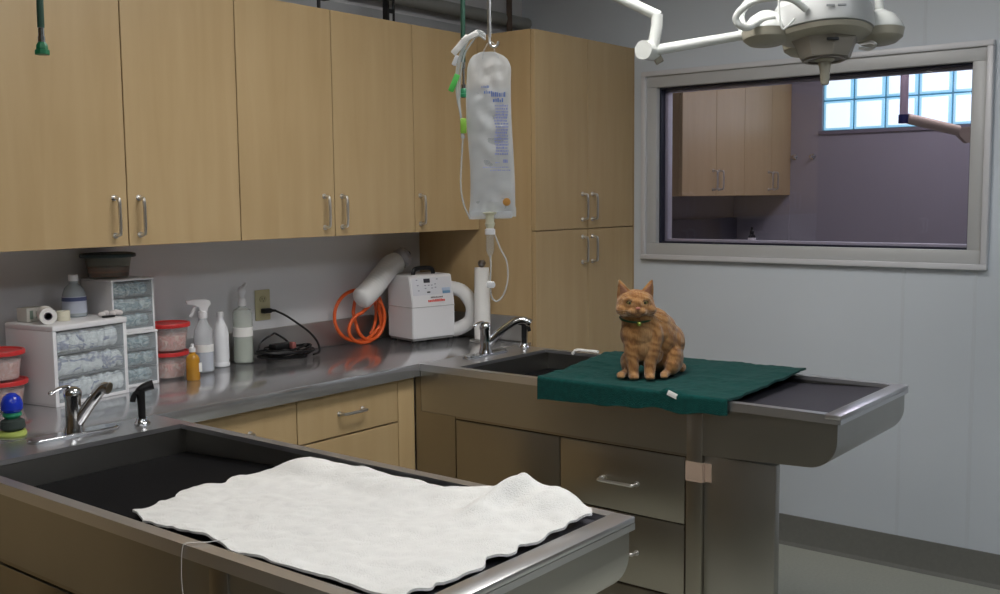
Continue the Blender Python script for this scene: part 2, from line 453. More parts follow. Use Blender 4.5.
base(-3.75, -3.18, [.862, .706, .41, .1], 'unseen maple drawer cabinet added at the far left of the worktop for its reflection', (-3.52, -3.41))  # out of view, added to brown the near table's steel reflection
t = thing('tall_cabinet', 'tall dark wood cabinet at the left end of the worktop, unseen, added to be mirrored in the steel', 'cabinet', (-4.3, -.33, 0))  # unseen cabinet, added so the near table's side mirrors dark wood
M_wood2 = wood('dark wood for steel reflections', (.13, .085, .04), (.19, .125, .06))
b = BM(); bx(b, -4.85, -3.76, -.63, -.001, .1, 2.19); obj('body', b, M_wood2, t, world=True)
b = BM(); bx(b, -4.83, -3.78, -.57, -.001, 0, .1); obj('toe_kick', b, M_gap, t, world=True)
for a_, c_ in ((-4.85, -4.305), (-4.305, -3.76)):
    d = door(t, a_, c_, -.652, .1, 2.19, m=M_wood2); pull(d, ((c_-.05) if c_ < -4 else (a_+.05), -.652, 1.2), ((c_-.05) if c_ < -4 else (a_+.05), -.652, 1.31), (0, -1, 0))

# ------------------------------------------------------------------ steel wet tables
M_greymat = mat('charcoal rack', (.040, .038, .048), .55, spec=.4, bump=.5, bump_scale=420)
def wet_table(x0, x1, yE, label, tape):
    t = thing('wet_table', label, 'table', ((x0+x1)/2, -1.3, 0))
    yd, yb = -.629, -.795          # deck start, back edge of the basin
    rw, re = .024, .042
    # deck and rim
    b = BM()
    bx(b, x0-.004, x1+.004, yb, yd, .898, .9105)
    bx(b, x0-.004, x0+rw, yE+re, yb, .898, .9105); bx(b, x1-rw, x1+.004, yE+re, yb, .898, .9105)
    bx(b, x0-.004, x1+.004, yE-.004, yE+re, .8985, .9108, .0018)
    bx(b, x0-.004, x0, yE, yd, .885, .898); bx(b, x1, x1+.004, yE, yd, .885, .898); bx(b, x0-.004, x1+.004, yE-.004, yE, .885, .898)
    obj('rim', b, M_rim, t, world=True)
    # trough shell : side plates, curved floor
    prof = [(yd-.001, .897), (yE+.006, .897)]
    prof += [(yE+.006, .84)] + [(yE+.006+.085*(1-math.cos(a)), .838-.085*math.sin(a)) for a in [R(x) for x in range(0, 91, 9)]] + [(-1.72, .735), (yd-.001, .735)]
    b = BM(); prism(b, prof, 'x', x0+.001, x0+.009); prism(b, prof, 'x', x1-.009, x1-.001)
    pr2 = prof[1:-1]
    inner = [(y+(.008 if i < 3 else .006), z+(0 if i < 1 else .006)) for i, (y, z) in enumerate(pr2)]
    A = pr2; n = len(A)
    va = [[b.verts.new((x, y, z)) for (y, z) in A] for x in (x0+.009, x1-.009)]
    vb = [[b.verts.new((x, y, z)) for (y, z) in inner] for x in (x0+.009, x1-.009)]
    for i in range(n-1):
        b.faces.new((va[0][i], va[0][i+1], va[1][i+1], va[1][i])); b.faces.new((vb[0][i+1], vb[0][i], vb[1][i], vb[1][i+1]))
    bx(b, x0+.009, x1-.009, yb, yb+.006, .75, .897); bx(b, x0+.009, x1-.009, yd-.006, yd-.001, .735, .897)
    bx(b, x0+.009, x1-.009, yd-.001, -1.72, .735, .741)
    obj('trough', b, M_trough, t, world=True, ang=40)
    # black mat / rack, sloping up towards the free end, with raised ribs
    b = BM(); zy = lambda y: .832+(.901-.832)*(yb-y)/(yb-yE)
    ya, ye = yb-.004, yE+.012
    ym = -1.42
    prism(b, [(ya, zy(ya)-.012), (ya, zy(ya)), (ym, zy(ym)), (ym, zy(ym)-.012)], 'x', x0+.012, x1-.012)
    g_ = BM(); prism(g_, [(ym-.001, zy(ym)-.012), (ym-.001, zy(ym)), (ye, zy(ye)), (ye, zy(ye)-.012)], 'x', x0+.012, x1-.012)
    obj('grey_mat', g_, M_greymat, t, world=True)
    obj('black_mat', b, M_black, t, world=True)
    # cabinet under the trough
    b = BM()
    bx(b, x0+.012, x1-.012, -1.72, -.640, .02, .733)
    bx(b, x0, x0+.012, -.795, -.603, .02, .734); bx(b, x0, x0+.008, -.6285, -.603, .734, .862); bx(b, x0, x0+.012, -1.255, -.797, .02, .06)
    bx(b, x0, x0+.012, -1.72, -1.255, .02, .06)
    bx(b, x0+.001, x0+.012, -1.720, -.797, .727, .735)
    obj('cabinet_body', b, M_steel, t, world=True)
    b = BM(); bx(b, x0+.006, x0+.0125, -1.7195, -.796, .061, .7265); obj('shadow_gap', b, M_gap, t, world=True)
    b = BM(); bx(b, x0-.001, x0+.010, -1.252, -.800, .066, .722, .001); obj('door', b, M_steel, t, world=True)
    for z0, z1 in ((.516, .722), (.284, .511), (.066, .276)):
        b = BM(); bx(b, x0-.001, x0+.010, -1.7165, -1.2565, z0, z1, .001); d = obj('drawer', b, M_steel, t, world=True)
        zc = z0+(z1-z0)*.47
        pull(d, (x0-.001, -1.418, zc), (x0-.001, -1.549, zc), (-1, 0, 0), .028)
    b = BM(); bx(b, x1-.012, x1-.002, -1.71, -.645, .03, .728, .001); obj('back_panel', b, M_steel, t, world=True)
    b = BM(); bx(b, x0-.003, x0+.03, -1.775, -1.7225, 0, .884, .002)
    obj('corner_post', b, M_steel, t, world=True)
    b = BM(); bx(b, x0+.011, x0+.045, -2.002, -1.7755, 0, .738, .003); obj('leg_panel', b, M_trough, t, world=True)
    if tape:
        b = BM(); bx(b, x0-.0050, x0-.0032, -1.777, -1.721, .655, .715); bx(b, x0-.005, x0+.010, -1.7785, -1.7768, .655, .715)
        bx(b, x0+.0095, x0+.0115, -1.80, -1.7768, .657, .713)
        obj('tape_patch', b, mat('beige tape', (.42, .31, .24), .7), t, world=True, label='beige tape strip wrapped round the corner post')
    return t
T2 = (-1.4616, -.8853, -2.1897)
T1 = (-3.176, -2.571, -2.2041)
far_t = wet_table(*T2, 'stainless steel exam table with drawers, under the ginger cat and green towel', True)
near_t = wet_table(*T1, 'stainless steel sink table in the foreground, under the white towel', False)
MATZ = lambda y, T: .832+(.901-.832)*(-.795-y)/(-.795-T[2])

# ------------------------------------------------------------------ ceiling lights
for x, y, e, c in LIGHT_SPOTS:
    t = thing('ceiling_light', 'recessed fluorescent ceiling panel out of view above the room', 'ceiling light', (x, y, CEIL-.03), 0, 'ceiling light panels')
    b = BM(); ring_h = .62, .31
    for (a0, a1, c0, c1) in ((-.62, .62, -.31, -.28), (-.62, .62, .28, .31), (-.62, -.59, -.28, .28), (.59, .62, -.28, .28)): bx(b, a0, a1, c0, c1, 0, .03)
    obj('frame', b, M_white, t)
    b = BM(); bx(b, -.59, .59, -.28, .28, .012, .018)
    obj('diffuser', b, glow('fluorescent diffuser', c, e), t)
b = BM(); bx(b, .7, 1.9, -1.9, -1.3, CEIL-.02, CEIL-.001)
o = obj('ceiling_light', b, glow('added fill panel', (.95, .92, 1.0), 8.0), label='added fill light panel for the room behind the window, out of view', cat='ceiling light')  # glowing panel added out of view to brighten the room behind the glass

# ------------------------------------------------------------------ more of the adjacent room
AY, AZ = -.40, 1.507
ax = [.923, 1.331, 1.703, 2.097, 2.397]
for i0, hs, lab in ((0, (1.331-.042, 1.331+.035), 'maple two door wall cabinet behind the window glass, left of the pair'), (2, (2.097-.045, 2.097+.035), 'maple two door wall cabinet behind the window glass, right of the pair')):
    t = thing('upper_cabinet', lab, 'cabinet', ((ax[i0]+ax[i0+2])/2, AY/2, AZ), 0, 'cabinets behind the window glass')
    b = BM(); bx(b, ax[i0]+.0005, ax[i0+2]-.001, AY+.021, -.0005, AZ+.001, 2.339); obj('body', b, M_woodedge, t, world=True)
    for k in (0, 1):
        d = door(t, ax[i0+k], ax[i0+k+1], AY, AZ, 2.34)
        pull(d, (hs[k], AY, 1.545), (hs[k], AY, 1.655), (0, -1, 0))
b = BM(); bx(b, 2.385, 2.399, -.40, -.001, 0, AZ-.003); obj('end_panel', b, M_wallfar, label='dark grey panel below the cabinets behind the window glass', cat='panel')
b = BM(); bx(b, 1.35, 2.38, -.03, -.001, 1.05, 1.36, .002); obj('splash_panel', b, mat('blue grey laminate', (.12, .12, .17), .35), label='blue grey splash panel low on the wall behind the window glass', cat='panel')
b = BM(); bx(b, WT+.0015, .24, YR-.02, YL+.02, 1.27, 1.292, .002); struct('trim_5', b, M_frame)
t = thing('dropper_bottle', 'small black dropper bottle with a white label behind the window glass', 'bottle', (.175, -1.165, 1.2925))
b = BM(); lathe(b, [(.0, 0), (.0165, 0), (.0175, .003), (.0175, .032), (.011, .042), (.009, .046), (0, .046)], n=20); obj('bottle_body', b, M_blackpl, t)
b = BM(); lathe(b, [(.0178, .006), (.0178, .028)], n=20); obj('label', b, M_paper, t)
b = BM(); lathe(b, [(0, .046), (.010, .046), (.010, .058), (.005, .062), (.006, .074), (0, .077)], n=16); obj('cap', b, M_blackpl, t)
for y in (-.43, -.551):
    b = BM(); lathe(b, [(0, 0), (.018, 0), (.018, .004), (.006, .008), (.006, .03), (.012, .034), (.012, .04), (0, .042)], n=18, T=Matrix.Translation((FX-.0005, y, 1.757)) @ Matrix.Rotation(-PI/2, 4, 'Y'))
    obj('wall_hook', b, M_chrome, label='round chrome hook on the far wall behind the glass, '+('next to the cabinet' if y > -.5 else 'further from the cabinet'), cat='hook', group='chrome wall hooks')
t = thing('lamp_arm', 'beige jointed lamp arm in front of the glass block window', 'lamp arm', (1.155, -1.515, 1.888))
M_arm = mat('beige arm', (.62, .50, .40), .4)
b = BM(); cyl(b, (1.155, -1.515, 1.90), (1.155, -1.515, CEIL-.001), .020, 16); obj('drop_tube', b, mat('pinkish tube', (.62, .50, .56), .4), t, world=True)
b = BM(); cyl(b, (1.155, -1.515, 1.862), (1.155, -1.515, 1.905), .025, 18); obj('joint', b, mat('dark blue joint', (.02, .03, .14), .4), t, world=True)
b = BM(); tube(b, [(1.165, -1.53, 1.886), (1.315, -1.735, 1.822)], .026, 14); obj('spring_arm', b, M_arm, t, world=True)
b = BM(); prism(b, [(-.05, .02), (.10, .035), (.06, -.04), (0, -.055), (-.04, -.02)], 'y', -.02, .02)
for v in b.verts: v.co = Matrix.Translation((1.335, -1.765, 1.815)) @ Matrix.Rotation(R(-51), 4, 'Z') @ v.co
obj('lamp_bracket', b, M_arm, t, world=True)

VR = R(-51.46)     # things turned towards the doorway where the photo was taken
# ------------------------------------------------------------------ hanging things
t = thing('black_bracket', 'black perforated bracket strip standing on the upper cabinets', 'bracket', (-1.19, -.25, UT))
b = BM()
z = UT+.001
while z < CEIL-.06:
    bx(b, -1.211, -1.169, -.2515, -.2485, z, z+.018); bx(b, -1.211, -1.200, -.2515, -.2485, z+.018, z+.05); bx(b, -1.180, -1.169, -.2515, -.2485, z+.018, z+.05); z += .05
bx(b, -1.211, -1.169, -.2515, -.2485, z, CEIL-.001); bx(b, -1.211, -1.2075, -.25, -.225, UT+.001, CEIL-.001)
obj('strip', b, M_blackpl, t, world=True)
b = BM(); bx(b, -1.575, -1.545, -.26, -.22, UT+.0005, UT+.012, .002); cyl(b, (-1.56, -.24, UT+.01), (-1.56, -.24, UT+.06), .007, 10); bx(b, -1.60, -1.52, -.262, -.225, UT+.055, UT+.075, .004)
obj('clamp', b, M_blackpl, label='small black clamp on top of the upper cabinets', cat='clamp')

def gas_hose(x, y, z0, z1, label, rod):
    t = thing('gas_hose', label, 'hose', (x, y, z1))
    b = BM(); tube(b, spline([(x, y, CEIL-.0005), (x+.004, y, (CEIL+z0)/2), (x, y, z0)], 8), .0065, 12); obj('hose', b, M_greenh, t, world=True)
    b = BM(); cyl(b, (x, y, z0+.004), (x, y, z0-.018), .0058, 12); cyl(b, (x, y, z0-.018), (x, y, z1+.03), .0035, 12); cyl(b, (x, y, z1+.034), (x, y, z1+.02), .007, 12); obj('connector', b, M_chrome, t, world=True)
    b = BM(); lathe(b, [(0, 0), (.014, 0), (.014, .008), (.011, .010), (.011, .018), (.007, .024), (0, .026)], (x, y, z1), 8); obj('fitting', b, M_green, t, world=True)
gas_hose(-3.178, -1.252, 1.848, 1.797, 'dark green hose with a chrome and green end hanging at the upper left', 1)
gas_hose(-2.057, -1.361, 1.878, 1.784, 'dark green hose hanging behind the fluid bag', 1)

# fluid bag
BX, BY, BZ = -2.352, -1.690, 1.470
t = thing('hanging_rod', 'thin steel rod with a hook, holding up the fluid bag', 'rod', (BX+.002, BY+.0, 1.86))
b = BM(); tube(b, [(BX+.002, BY, CEIL-.0005), (BX+.002, BY, 1.878)], .0042, 10)
pts = [Vector((BX+.002, BY, 1.880))]+[Vector((BX+.002, BY, 1.868))+Vector((.6234*.010*(1-math.cos(a)), -.782*.010*(1-math.cos(a)), -.012*math.sin(a))) for a in [R(q) for q in range(0, 200, 20)]]
tube(b, pts, .0030, 8)
obj('rod', b, M_satin, t, world=True)
b = BM(); lathe(b, [(0, 0), (.03, 0), (.03, -.006), (.012, -.014), (0, -.014)], (BX+.002, BY, CEIL-.0005), 20); obj('ceiling_plate', b, M_satin, t, world=True)

t = thing('fluid_bag', 'clear fluid bag with blue print hanging from the thin steel rod', 'fluid bag', (BX, BY, BZ), VR)
def bagprof(z):   # half widths and half depth by height 0..1
    l = -.050+.004*math.sin(z*7); r = .053+.004*math.sin(z*5+1)
    if z > .90: k = (z-.90)/.10; l = l+.014*k**2+.014*k**6; r = r-.012*k-.028*k**4
    if z < .05: l *= 1.02; r *= 1.04
    d = .024*max(0, math.sin(PI*min(1, max(0, (z-.03)/.93))))**.45*(1.25-.75*z)+.0012
    return l, r, d
def bagmesh(shr, zlo, zhi, nz=44, nx=20, H=.375, wr=1):
    bm = BM(); G = [[], []]
    for s_ in (0, 1):
        for i in range(nz+1):
            z = zlo+(zhi-zlo)*i/nz; l, r, d = bagprof(z); row = []
            l += shr; r -= shr; dd = max(.0006, d-shr*.6)
            for k in range(nx+1):
                q = k/nx; x = l+(r-l)*q
                e = max(0, math.sin(PI*q))**.55
                y = dd*e
                wv = noise.noise(Vector((x*38, z*14, s_*5)))*.0045*e*wr
                wv += (noise.noise(Vector((x*90, z*60, s_*9)))*.003*e*wr if (z < .12 or z > .82) else 0)
                row.append(bm.verts.new((x, (-1 if s_ == 0 else 1)*(y+wv*1.5 if y > .004 else y), z*H)))
            G[s_].append(row)
    for s_ in (0, 1):
        for i in range(nz):
            for k in range(nx): bm.faces.new((G[s_][i][k], G[s_][i][k+1], G[s_][i+1][k+1], G[s_][i+1][k]))
    for i in range(nz):
        for k in (0, nx): bm.faces.new((G[0][i][k], G[0][i+1][k], G[1][i+1][k], G[1][i][k]))
    for i in (0, nz):
        for k in range(nx): bm.faces.new((G[0][i][k], G[0][i][k+1], G[1][i][k+1], G[1][i][k]))
    return bm
bag = obj('bag_film', bagmesh(0, 0, 1), M_fluid, t)
fl = obj('fluid', bagmesh(.004, .03, .78, wr=0), clear('saline', (.86, .88, .90), .05, .22, (.75, .78, .82)), t)
def dash_print(parent, rows, m, name='print', dz=.0014, ydepth=None):
    b = BM()
    for (x0, x1, z, h) in rows:
        x = x0
        while x < x1-.0015:
            wd = random.uniform(.0012, .0042); xe = min(x+wd, x1); l, r, d = bagprof(z/.375)
            q = ((x+xe)/2-l)/(r-l); y = -d*max(0, math.sin(PI*min(1, max(0, q))))**.55-.0058
            bx(b, x, xe, y-.0003, y, z, z+h*random.uniform(.6, 1)); x = xe+random.uniform(.0008, .002)
    return obj(name, b, m, parent)
rows = [(-.018, .000, .292, .006), (-.012, .010, .279, .008), (.004, .036, .272, .012), (.008, .034, .260, .009)]
dash_print(t, rows, M_blue, 'bold_print')
rows = [(.012+.002*math.sin(i), .042, .250-.0068*i, .0048) for i in range(17)]+[(-.016, .044, .112, .0025), (.0, .046, .105, .0025), (.012, .022, .122, .003), (.030, .040, .123, .008)]
dash_print(t, rows, mat('pale blue print', (.22, .25, .52), .5), 'fine_print')
b = BM(); tube(b, spline([(-.015, 0, .358), (-.012, 0, .375), (-.004, 0, .392), (.004, 0, .397), (.012, 0, .392), (.012, 0, .378), (.022, 0, .360)], 6), .004, 8, flat=.4); obj('hanger_tab', b, M_clear, t)
b = BM(); lathe(b, [(0, 0), (.0075, 0), (.009, .0015), (.009, .004), (.006, .005), (0, .005)], n=20, T=Matrix.Translation((.037, -.0215, .034)) @ Matrix.Rotation(PI/2, 4, 'X')); obj('rubber_stopper', b, mat('amber rubber', (.45, .22, .05), .5), t)
M_cream = mat('cream plastic', (.66, .64, .48), .35)
b = BM(); bx(b, -.048, .050, -.004, .004, -.004, .014, .003)
for v in b.verts: v.co.z += noise.noise(v.co*60)*.006
obj('bottom_seal', b, M_frost, t)
b = BM(); lathe(b, [(0, -.028), (.008, -.028), (.010, -.022), (.012, -.016), (.010, -.012), (.0105, .004), (.018, .010), (0, .012)], (-.002, 0, 0), 18); obj('port', b, M_cream, t)
b = BM(); lathe(b, [(0, -.092), (.004, -.092), (.006, -.086), (.0095, -.078), (.0095, -.042), (.011, -.040), (.011, -.030), (.004, -.026), (0, -.026)], (-.002, 0, 0), 18); obj('drip_chamber', b, M_clear, t)
b = BM(); lathe(b, [(.0112, -.041), (.012, -.040), (.012, -.029), (.008, -.026)], (-.002, 0, 0), 18); obj('chamber_cap', b, M_white, t)
M_tube = clear('clear tubing', (.92, .94, .95), .15, .38, (.78, .80, .80))
b = BM(); tube(b, spline([(-.002, 0, -.09), (-.001, 0, -.12), (-.003, 0, -.15), (.0, 0, -.185), (.012, -.003, -.196), (.028, -.004, -.180), (.038, -.002, -.145), (.036, 0, -.105), (.022, .002, -.075), (.008, .004, -.04)], 8), .0021, 8); obj('loop_tube', b, M_tube, t)
b = BM(); bx(b, -.011, .007, -.008, .008, -.165, -.150, .003); lathe(b, [(0, -.006), (.007, -.006), (.007, .006), (0, .006)], n=16, T=Matrix.Translation((.002, 0, -.158)) @ Matrix.Rotation(PI/2, 4, 'X')); obj('roller_clamp', b, M_white, t)
# the coil of tubing slung over the hook
t = thing('infusion_line', 'clear tubing with green clamps slung over the hook beside the fluid bag', 'tubing', (BX-.03, BY+.03, 1.70), VR)
oz = BZ-1.70
b = BM()
for k, (dx, dz) in enumerate(((0, 0), (.006, -.006), (-.004, .004))):
    tube(b, spline([(.035, -.010-.004*k, .175+dz), (.018, -.014, .185+dz), (-.002+dx, -.012, .170+dz), (-.018+dx, -.010, .140), (-.028+dx, -.006, .10), (-.030+.6*dx, 0, .05), (-.024, 0, .0), (-.020+dx*.5, 0, -.05)], 8), .0024, 8)
tube(b, spline([(-.020, 0, -.05), (-.024, 0, -.11), (-.026, .004, -.16), (-.020, .010, -.20), (-.006, .020, -.235)], 8), .0022, 8)
obj('tubing', b, M_tube, t)
def slab(c, s, ry):
    b = BM(); bx(b, -s[0], s[0], -s[1], s[1], -s[2], s[2], min(s)*.6, 2)
    for v in b.verts: v.co = Matrix.Translation(c) @ Matrix.Rotation(ry, 4, 'Y') @ v.co
    return b
obj('slide_clamp', slab((-.038, -.004, .075), (.0065, .004, .021), R(24)), M_greenc, t, label='bright green slide clamp')
obj('pinch_clamp', slab((-.018, -.004, -.022), (.007, .004, .017), 0), mat('lime clamp', (.25, .50, .06), .4), t, label='lime green pinch clamp')
obj('tape_wrap', slab((-.022, -.013, .158), (.007, .003, .026), R(42)), M_paper, t)
obj('tape_wrap', slab((.0, -.016, .176), (.006, .003, .020), R(62)), M_paper, t)
obj('connector', slab((-.034, -.005, .125), (.005, .004, .012), R(24)), M_white, t)

# ------------------------------------------------------------------ surgical lamp
LX, LY, LZ = -1.345, -2.080, 1.950
t = thing('surgical_lamp', 'white surgical lamp on a jointed ceiling arm above the far table end', 'lamp', (LX, LY, LZ), VR)
S = 1/359
def lp(u, v, y=0): return ((u-823)*S, y, (37-v)*S)
rm = lambda a, z: 1+.06*math.cos(3*a-PI/2)
HEADS = set(bpy.data.objects)
b = BM(); lathe(b, [(.070, .148), (.108, .128), (.134, .090), (.140, .040), (.138, .030), (.128, .027), (.10, .022), (.0, .022)], n=60, rmod=rm); obj('lamp_head', b, M_lampg, t, ang=25)
b = BM(); lathe(b, [(0, .150), (.072, .1485), (.074, .154), (.05, .172), (.0, .176)], n=40, rmod=rm); obj('top_cover', b, M_whitec, t)
b = BM(); lathe(b, [(.134, .0265), (.128, .014), (.112, .006), (.098, .0015), (.0, .001)], n=48, rmod=rm); obj('reflector_ring', b, M_lampu, t)
b = BM(); lathe(b, [(.092, .0014), (.084, -.012), (.074, -.040), (.068, -.049), (.0, -.0495)], n=8); obj('handle_housing', b, mat('taupe housing', (.24, .22, .19), .5), t, ang=20)
b = BM(); lathe(b, [(.046, -.0497), (.046, -.054), (.056, -.054), (.056, -.0497)], n=32); obj('handle_ring', b, M_lampd, t)
b = BM(); lathe(b, [(0, -.120), (.0095, -.120), (.0115, -.114), (.0135, -.085), (.0180, -.058), (.028, -.0515), (.0, -.0497)], n=24); obj('sterile_handle', b, M_lampu, t)
b = BM(); bx(b, -.022, .012, -.0905, -.0855, -.0165, -.0085, .002); obj('switch', b, M_blackpl, t)
def pod(cx, cy, rr):
    T = Matrix.Translation((cx, cy, 0)) @ Matrix.Rotation(math.atan2(cy, cx), 4, 'Z')
    b = BM(); lathe(b, [(0, .092), (.020, .089), (.042, .074), (.058, .052), (.0645, .036), (.0645, .033), (0, .033)], n=36, T=T, sx=1.05, sy=1.15); o1 = obj('lamp_pod', b, M_whitec, t)
    b = BM(); lathe(b, [(.0640, .0335), (.060, .012), (.046, .000), (.0, -.004)], n=36, T=T, sx=1.05, sy=1.15); obj('lens_cover', b, M_lampu, o1)
pod(-.158, .02, 0); pod(.158, .02, 0); pod(0, .158, 0)
# front facets plate with small print
b = BM(); bx(b, -.040, -.018, -.1480, -.1440, .060, .065); bx(b, -.010, .012, -.1480, -.1440, .061, .066)
obj('print', b, mat('grey print', (.22, .23, .24), .5), t)
b = BM(); tube(b, spline([(-.085, -.115, .060), (-.125, -.13, .083), (-.165, -.125, .090), (-.215, -.11, .087), (-.252, -.09, .068), (-.264, -.075, .048), (-.252, -.07, .030), (-.225, -.055, .028), (-.19, -.04, .050), (-.15, -.04, .060)], 8), .0095, 14); obj('grip_handle', b, M_whitec, t)
b = BM(); tube(b, spline([(.10, .10, .060), (.15, .17, .083), (.10, .24, .086), (.0, .26, .086), (-.06, .23, .08), (-.09, .12, .06)], 8), .0115, 14); obj('grip_handle', b, M_whitec, t)
b = BM(); tube(b, spline([(-.165, -.145, .115), (-.167, -.150, .05), (-.160, -.150, .004), (-.150, -.150, .003), (-.126, -.150, .026)], 6), .0028, 8); obj('cable_hook', b, M_whitec, t)
b = BM(); tube(b, spline([(.085, -.03, -.014), (.115, -.04, -.012), (.128, -.04, -.020), (.112, -.035, -.030), (.085, -.03, -.026)], 6), .0045, 10); obj('lock_lever', b, M_satin, t)
TILT = Matrix.Translation((0, 0, -.012)) @ Matrix.Rotation(R(-5), 4, 'X')
for o in set(bpy.data.objects)-HEADS:
    if o.type == 'MESH': o.data.transform(TILT)
# arm
H = Vector(lp(650, 48, .0)); E_ = Vector(lp(744, 33, .06))
b = BM(); tube(b, [H+Vector((.01, .0, 0)), E_+Vector((.02, 0, .008))], .0125, 16, rf=lambda q: .0150-.002*q); obj('lower_arm', b, M_whitec, t)
b = BM(); cyl(b, H+Vector((-.028, -.024, -.002)), H+Vector((.006, .022, 0)), .0265, 26); obj('hub_joint', b, M_whitec, t)
b = BM(); tube(b, [H+Vector((.0, 0, -.01)), Vector(lp(655, 24)), Vector(lp(655, 13))], .0165, 16); obj('riser', b, M_whitec, t)
b = BM(); cyl(b, H+Vector((.012, .02, -.028)), H+Vector((.030, .02, -.018)), .012, 14); obj('brake_knob', b, M_lampu, t)
J = Vector(lp(655, 14)); K = J+Vector((-.42, .10, .22))
b = BM(); tube(b, [J+Vector((.006, 0, -.002)), J.lerp(K, .35), K], .0145, 16); obj('upper_arm', b, M_whitec, t)
b = BM(); cyl(b, K+Vector((0, 0, -.03)), (K.x, K.y, CEIL-LZ-.001), .025, 20); lathe(b, [(0, 0), (.09, 0), (.09, -.02), (.03, -.05), (0, -.05)], (K.x, K.y, CEIL-LZ-.001), 28); obj('ceiling_column', b, M_whitec, t)
b = BM(); tube(b, spline([E_+Vector((0, .0, .0)), E_+Vector((.012, .03, .03)), E_+Vector((.02, .06, .09)), (-.10, .10, .20), (0, .05, .26)], 8), .012, 12); obj('yoke', b, M_whitec, t)
# upright yoke stems showing at the top of the frame
for x in (.185,):
    b = BM(); tube(b, spline([(x*.86, .02, .075), (x*.80, .02, .12), (x*.45, .03, .20), (0, .05, .26)], 6), .012, 12); obj('support_strut', b, M_whitec, t)
b = BM(); lathe(b, [(0, .17), (.03, .17), (.03, .275), (.0, .28)], (0, .04, 0), 20); obj('swivel', b, M_whitec, t)

# ------------------------------------------------------------------ things on the worktop
WZ = .9105
def drawers(w, d, h, n, pos, rz, label, cont, fr=.010, topt=.014, group=None, name='drawer_box'):
    t = thing(name, label, 'storage drawers', pos, rz, group)
    b = BM()
    bx(b, -w/2, -w/2+fr*.5, .002, d, .004, h-topt, .001); bx(b, w/2-fr*.5, w/2, .002, d, .004, h-topt, .001)
    bx(b, -w/2, w/2, d-.003, d, .004, h-topt); bx(b, -w/2, w/2, .002, d, 0.0, .010, .002)
    bx(b, -w/2-.002, w/2+.002, -.003, d+.001, h-topt, h, .004, 3)
    bx(b, -w/2, -w/2+fr, 0, .006, 0, h-topt, .0015); bx(b, w/2-fr, w/2, 0, .006, 0, h-topt, .0015)
    bx(b, -w/2+fr, w/2-fr, 0, .006, 0, .010, .0015)
    obj('frame', b, M_white, t)
    zb, zt = .011, h-topt-.001
    for k in range(n):
        z0 = zb+(zt-zb)*k/n; z1 = zb+(zt-zb)*(k+1)/n-.002
        b = BM(); a, c = -w/2+fr+.001, w/2-fr-.001
        bx(b, a, c, -.002, .001, z0, z1, .0008); bx(b, a, a+.0015, .001, d-.02, z0, z1-.004); bx(b, c-.0015, c, .001, d-.02, z0, z1-.004); bx(b, a, c, .001, d-.02, z0, z0+.0015)
        # curved lip pull
        pr = [(a+.01+(c-a-.02)*q, -.004-.006*math.sin(PI*q), z1-.006-.004*math.sin(PI*q)) for q in [i/12 for i in range(13)]]
        tube(b, pr, .0025, 6)
        dr = obj('drawer', b, M_clear, t)
        b = BM(); rr = random.Random(k*7+n)
        x = a+.012
        while x < c-.006:
            sz = rr.uniform(.012, .022); hh = (z1-z0)*rr.uniform(.42, .47)
            ell(b, (x, rr.uniform(.018, .022), z0+.003+hh), (sz, .016, hh), Matrix.Rotation(rr.uniform(-.4, .4), 4, 'Y'), 2)
            x += sz*1.25
        bx(b, a+.004, c-.004, .03, d-.03, z0+.003, z0+(z1-z0)*.72, .006)
        obj('contents', b, cont, dr, stuff=True)
    return t
C_wh = contents('packed white supplies', [(.90, .90, .89), (.66, .67, .68), (.88, .88, .87), (.16, .18, .32), (.86, .85, .80)], (11, 11, 26))
C_te = contents('packed teal supplies', [(.06, .12, .15), (.50, .60, .62), (.08, .18, .22), (.62, .68, .68), (.05, .12, .10)], (16, 16, 34))
big = drawers(.270, .215, .242, 3, (-2.5495, -.283, WZ), R(9.4), 'large white three drawer plastic box behind the near faucet', C_wh, .013, .018)
sm1 = drawers(.162, .165, .180, 3, (-2.340, -.192, WZ), R(3), 'small clear front drawer box at the bottom of the stack, beside the large white one', C_te, .007, .008)
sm2 = drawers(.158, .165, .174, 3, (-2.343, -.190, WZ+.1805), R(3), 'small clear front drawer box on top of the stack, under the dark lidded bowl', C_te, .007, .008)

# dark lidded bowl on the stack
t = thing('lidded_bowl', 'round clear bowl with a dark lid on top of the small drawer boxes', 'bowl', (-2.376, -.105, WZ+.3552))
b = BM(); lathe(b, [(0, 0), (.058, 0), (.063, .006), (.068, .045), (.073, .070), (.0715, .070), (.066, .045), (.061, .008), (0, .004)], n=36); obj('bowl_body', b, clear('smoky plastic', (.85, .86, .82), .1, .18, (.4, .4, .37)), t)
b = BM(); lathe(b, [(0, .005), (.058, .006), (.063, .020), (.064, .036), (0, .040)], n=30); obj('contents', b, contents('reddish treats', [(.20, .05, .02), (.30, .09, .04), (.10, .05, .02)], (60, 60, 60)), t, stuff=True)
b = BM(); lathe(b, [(.0775, .068), (.086, .068), (.0875, .072), (.086, .079), (.078, .081), (.072, .078), (0, .078)], n=36); obj('lid', b, mat('dark green lid', (.02, .035, .04), .35), t)

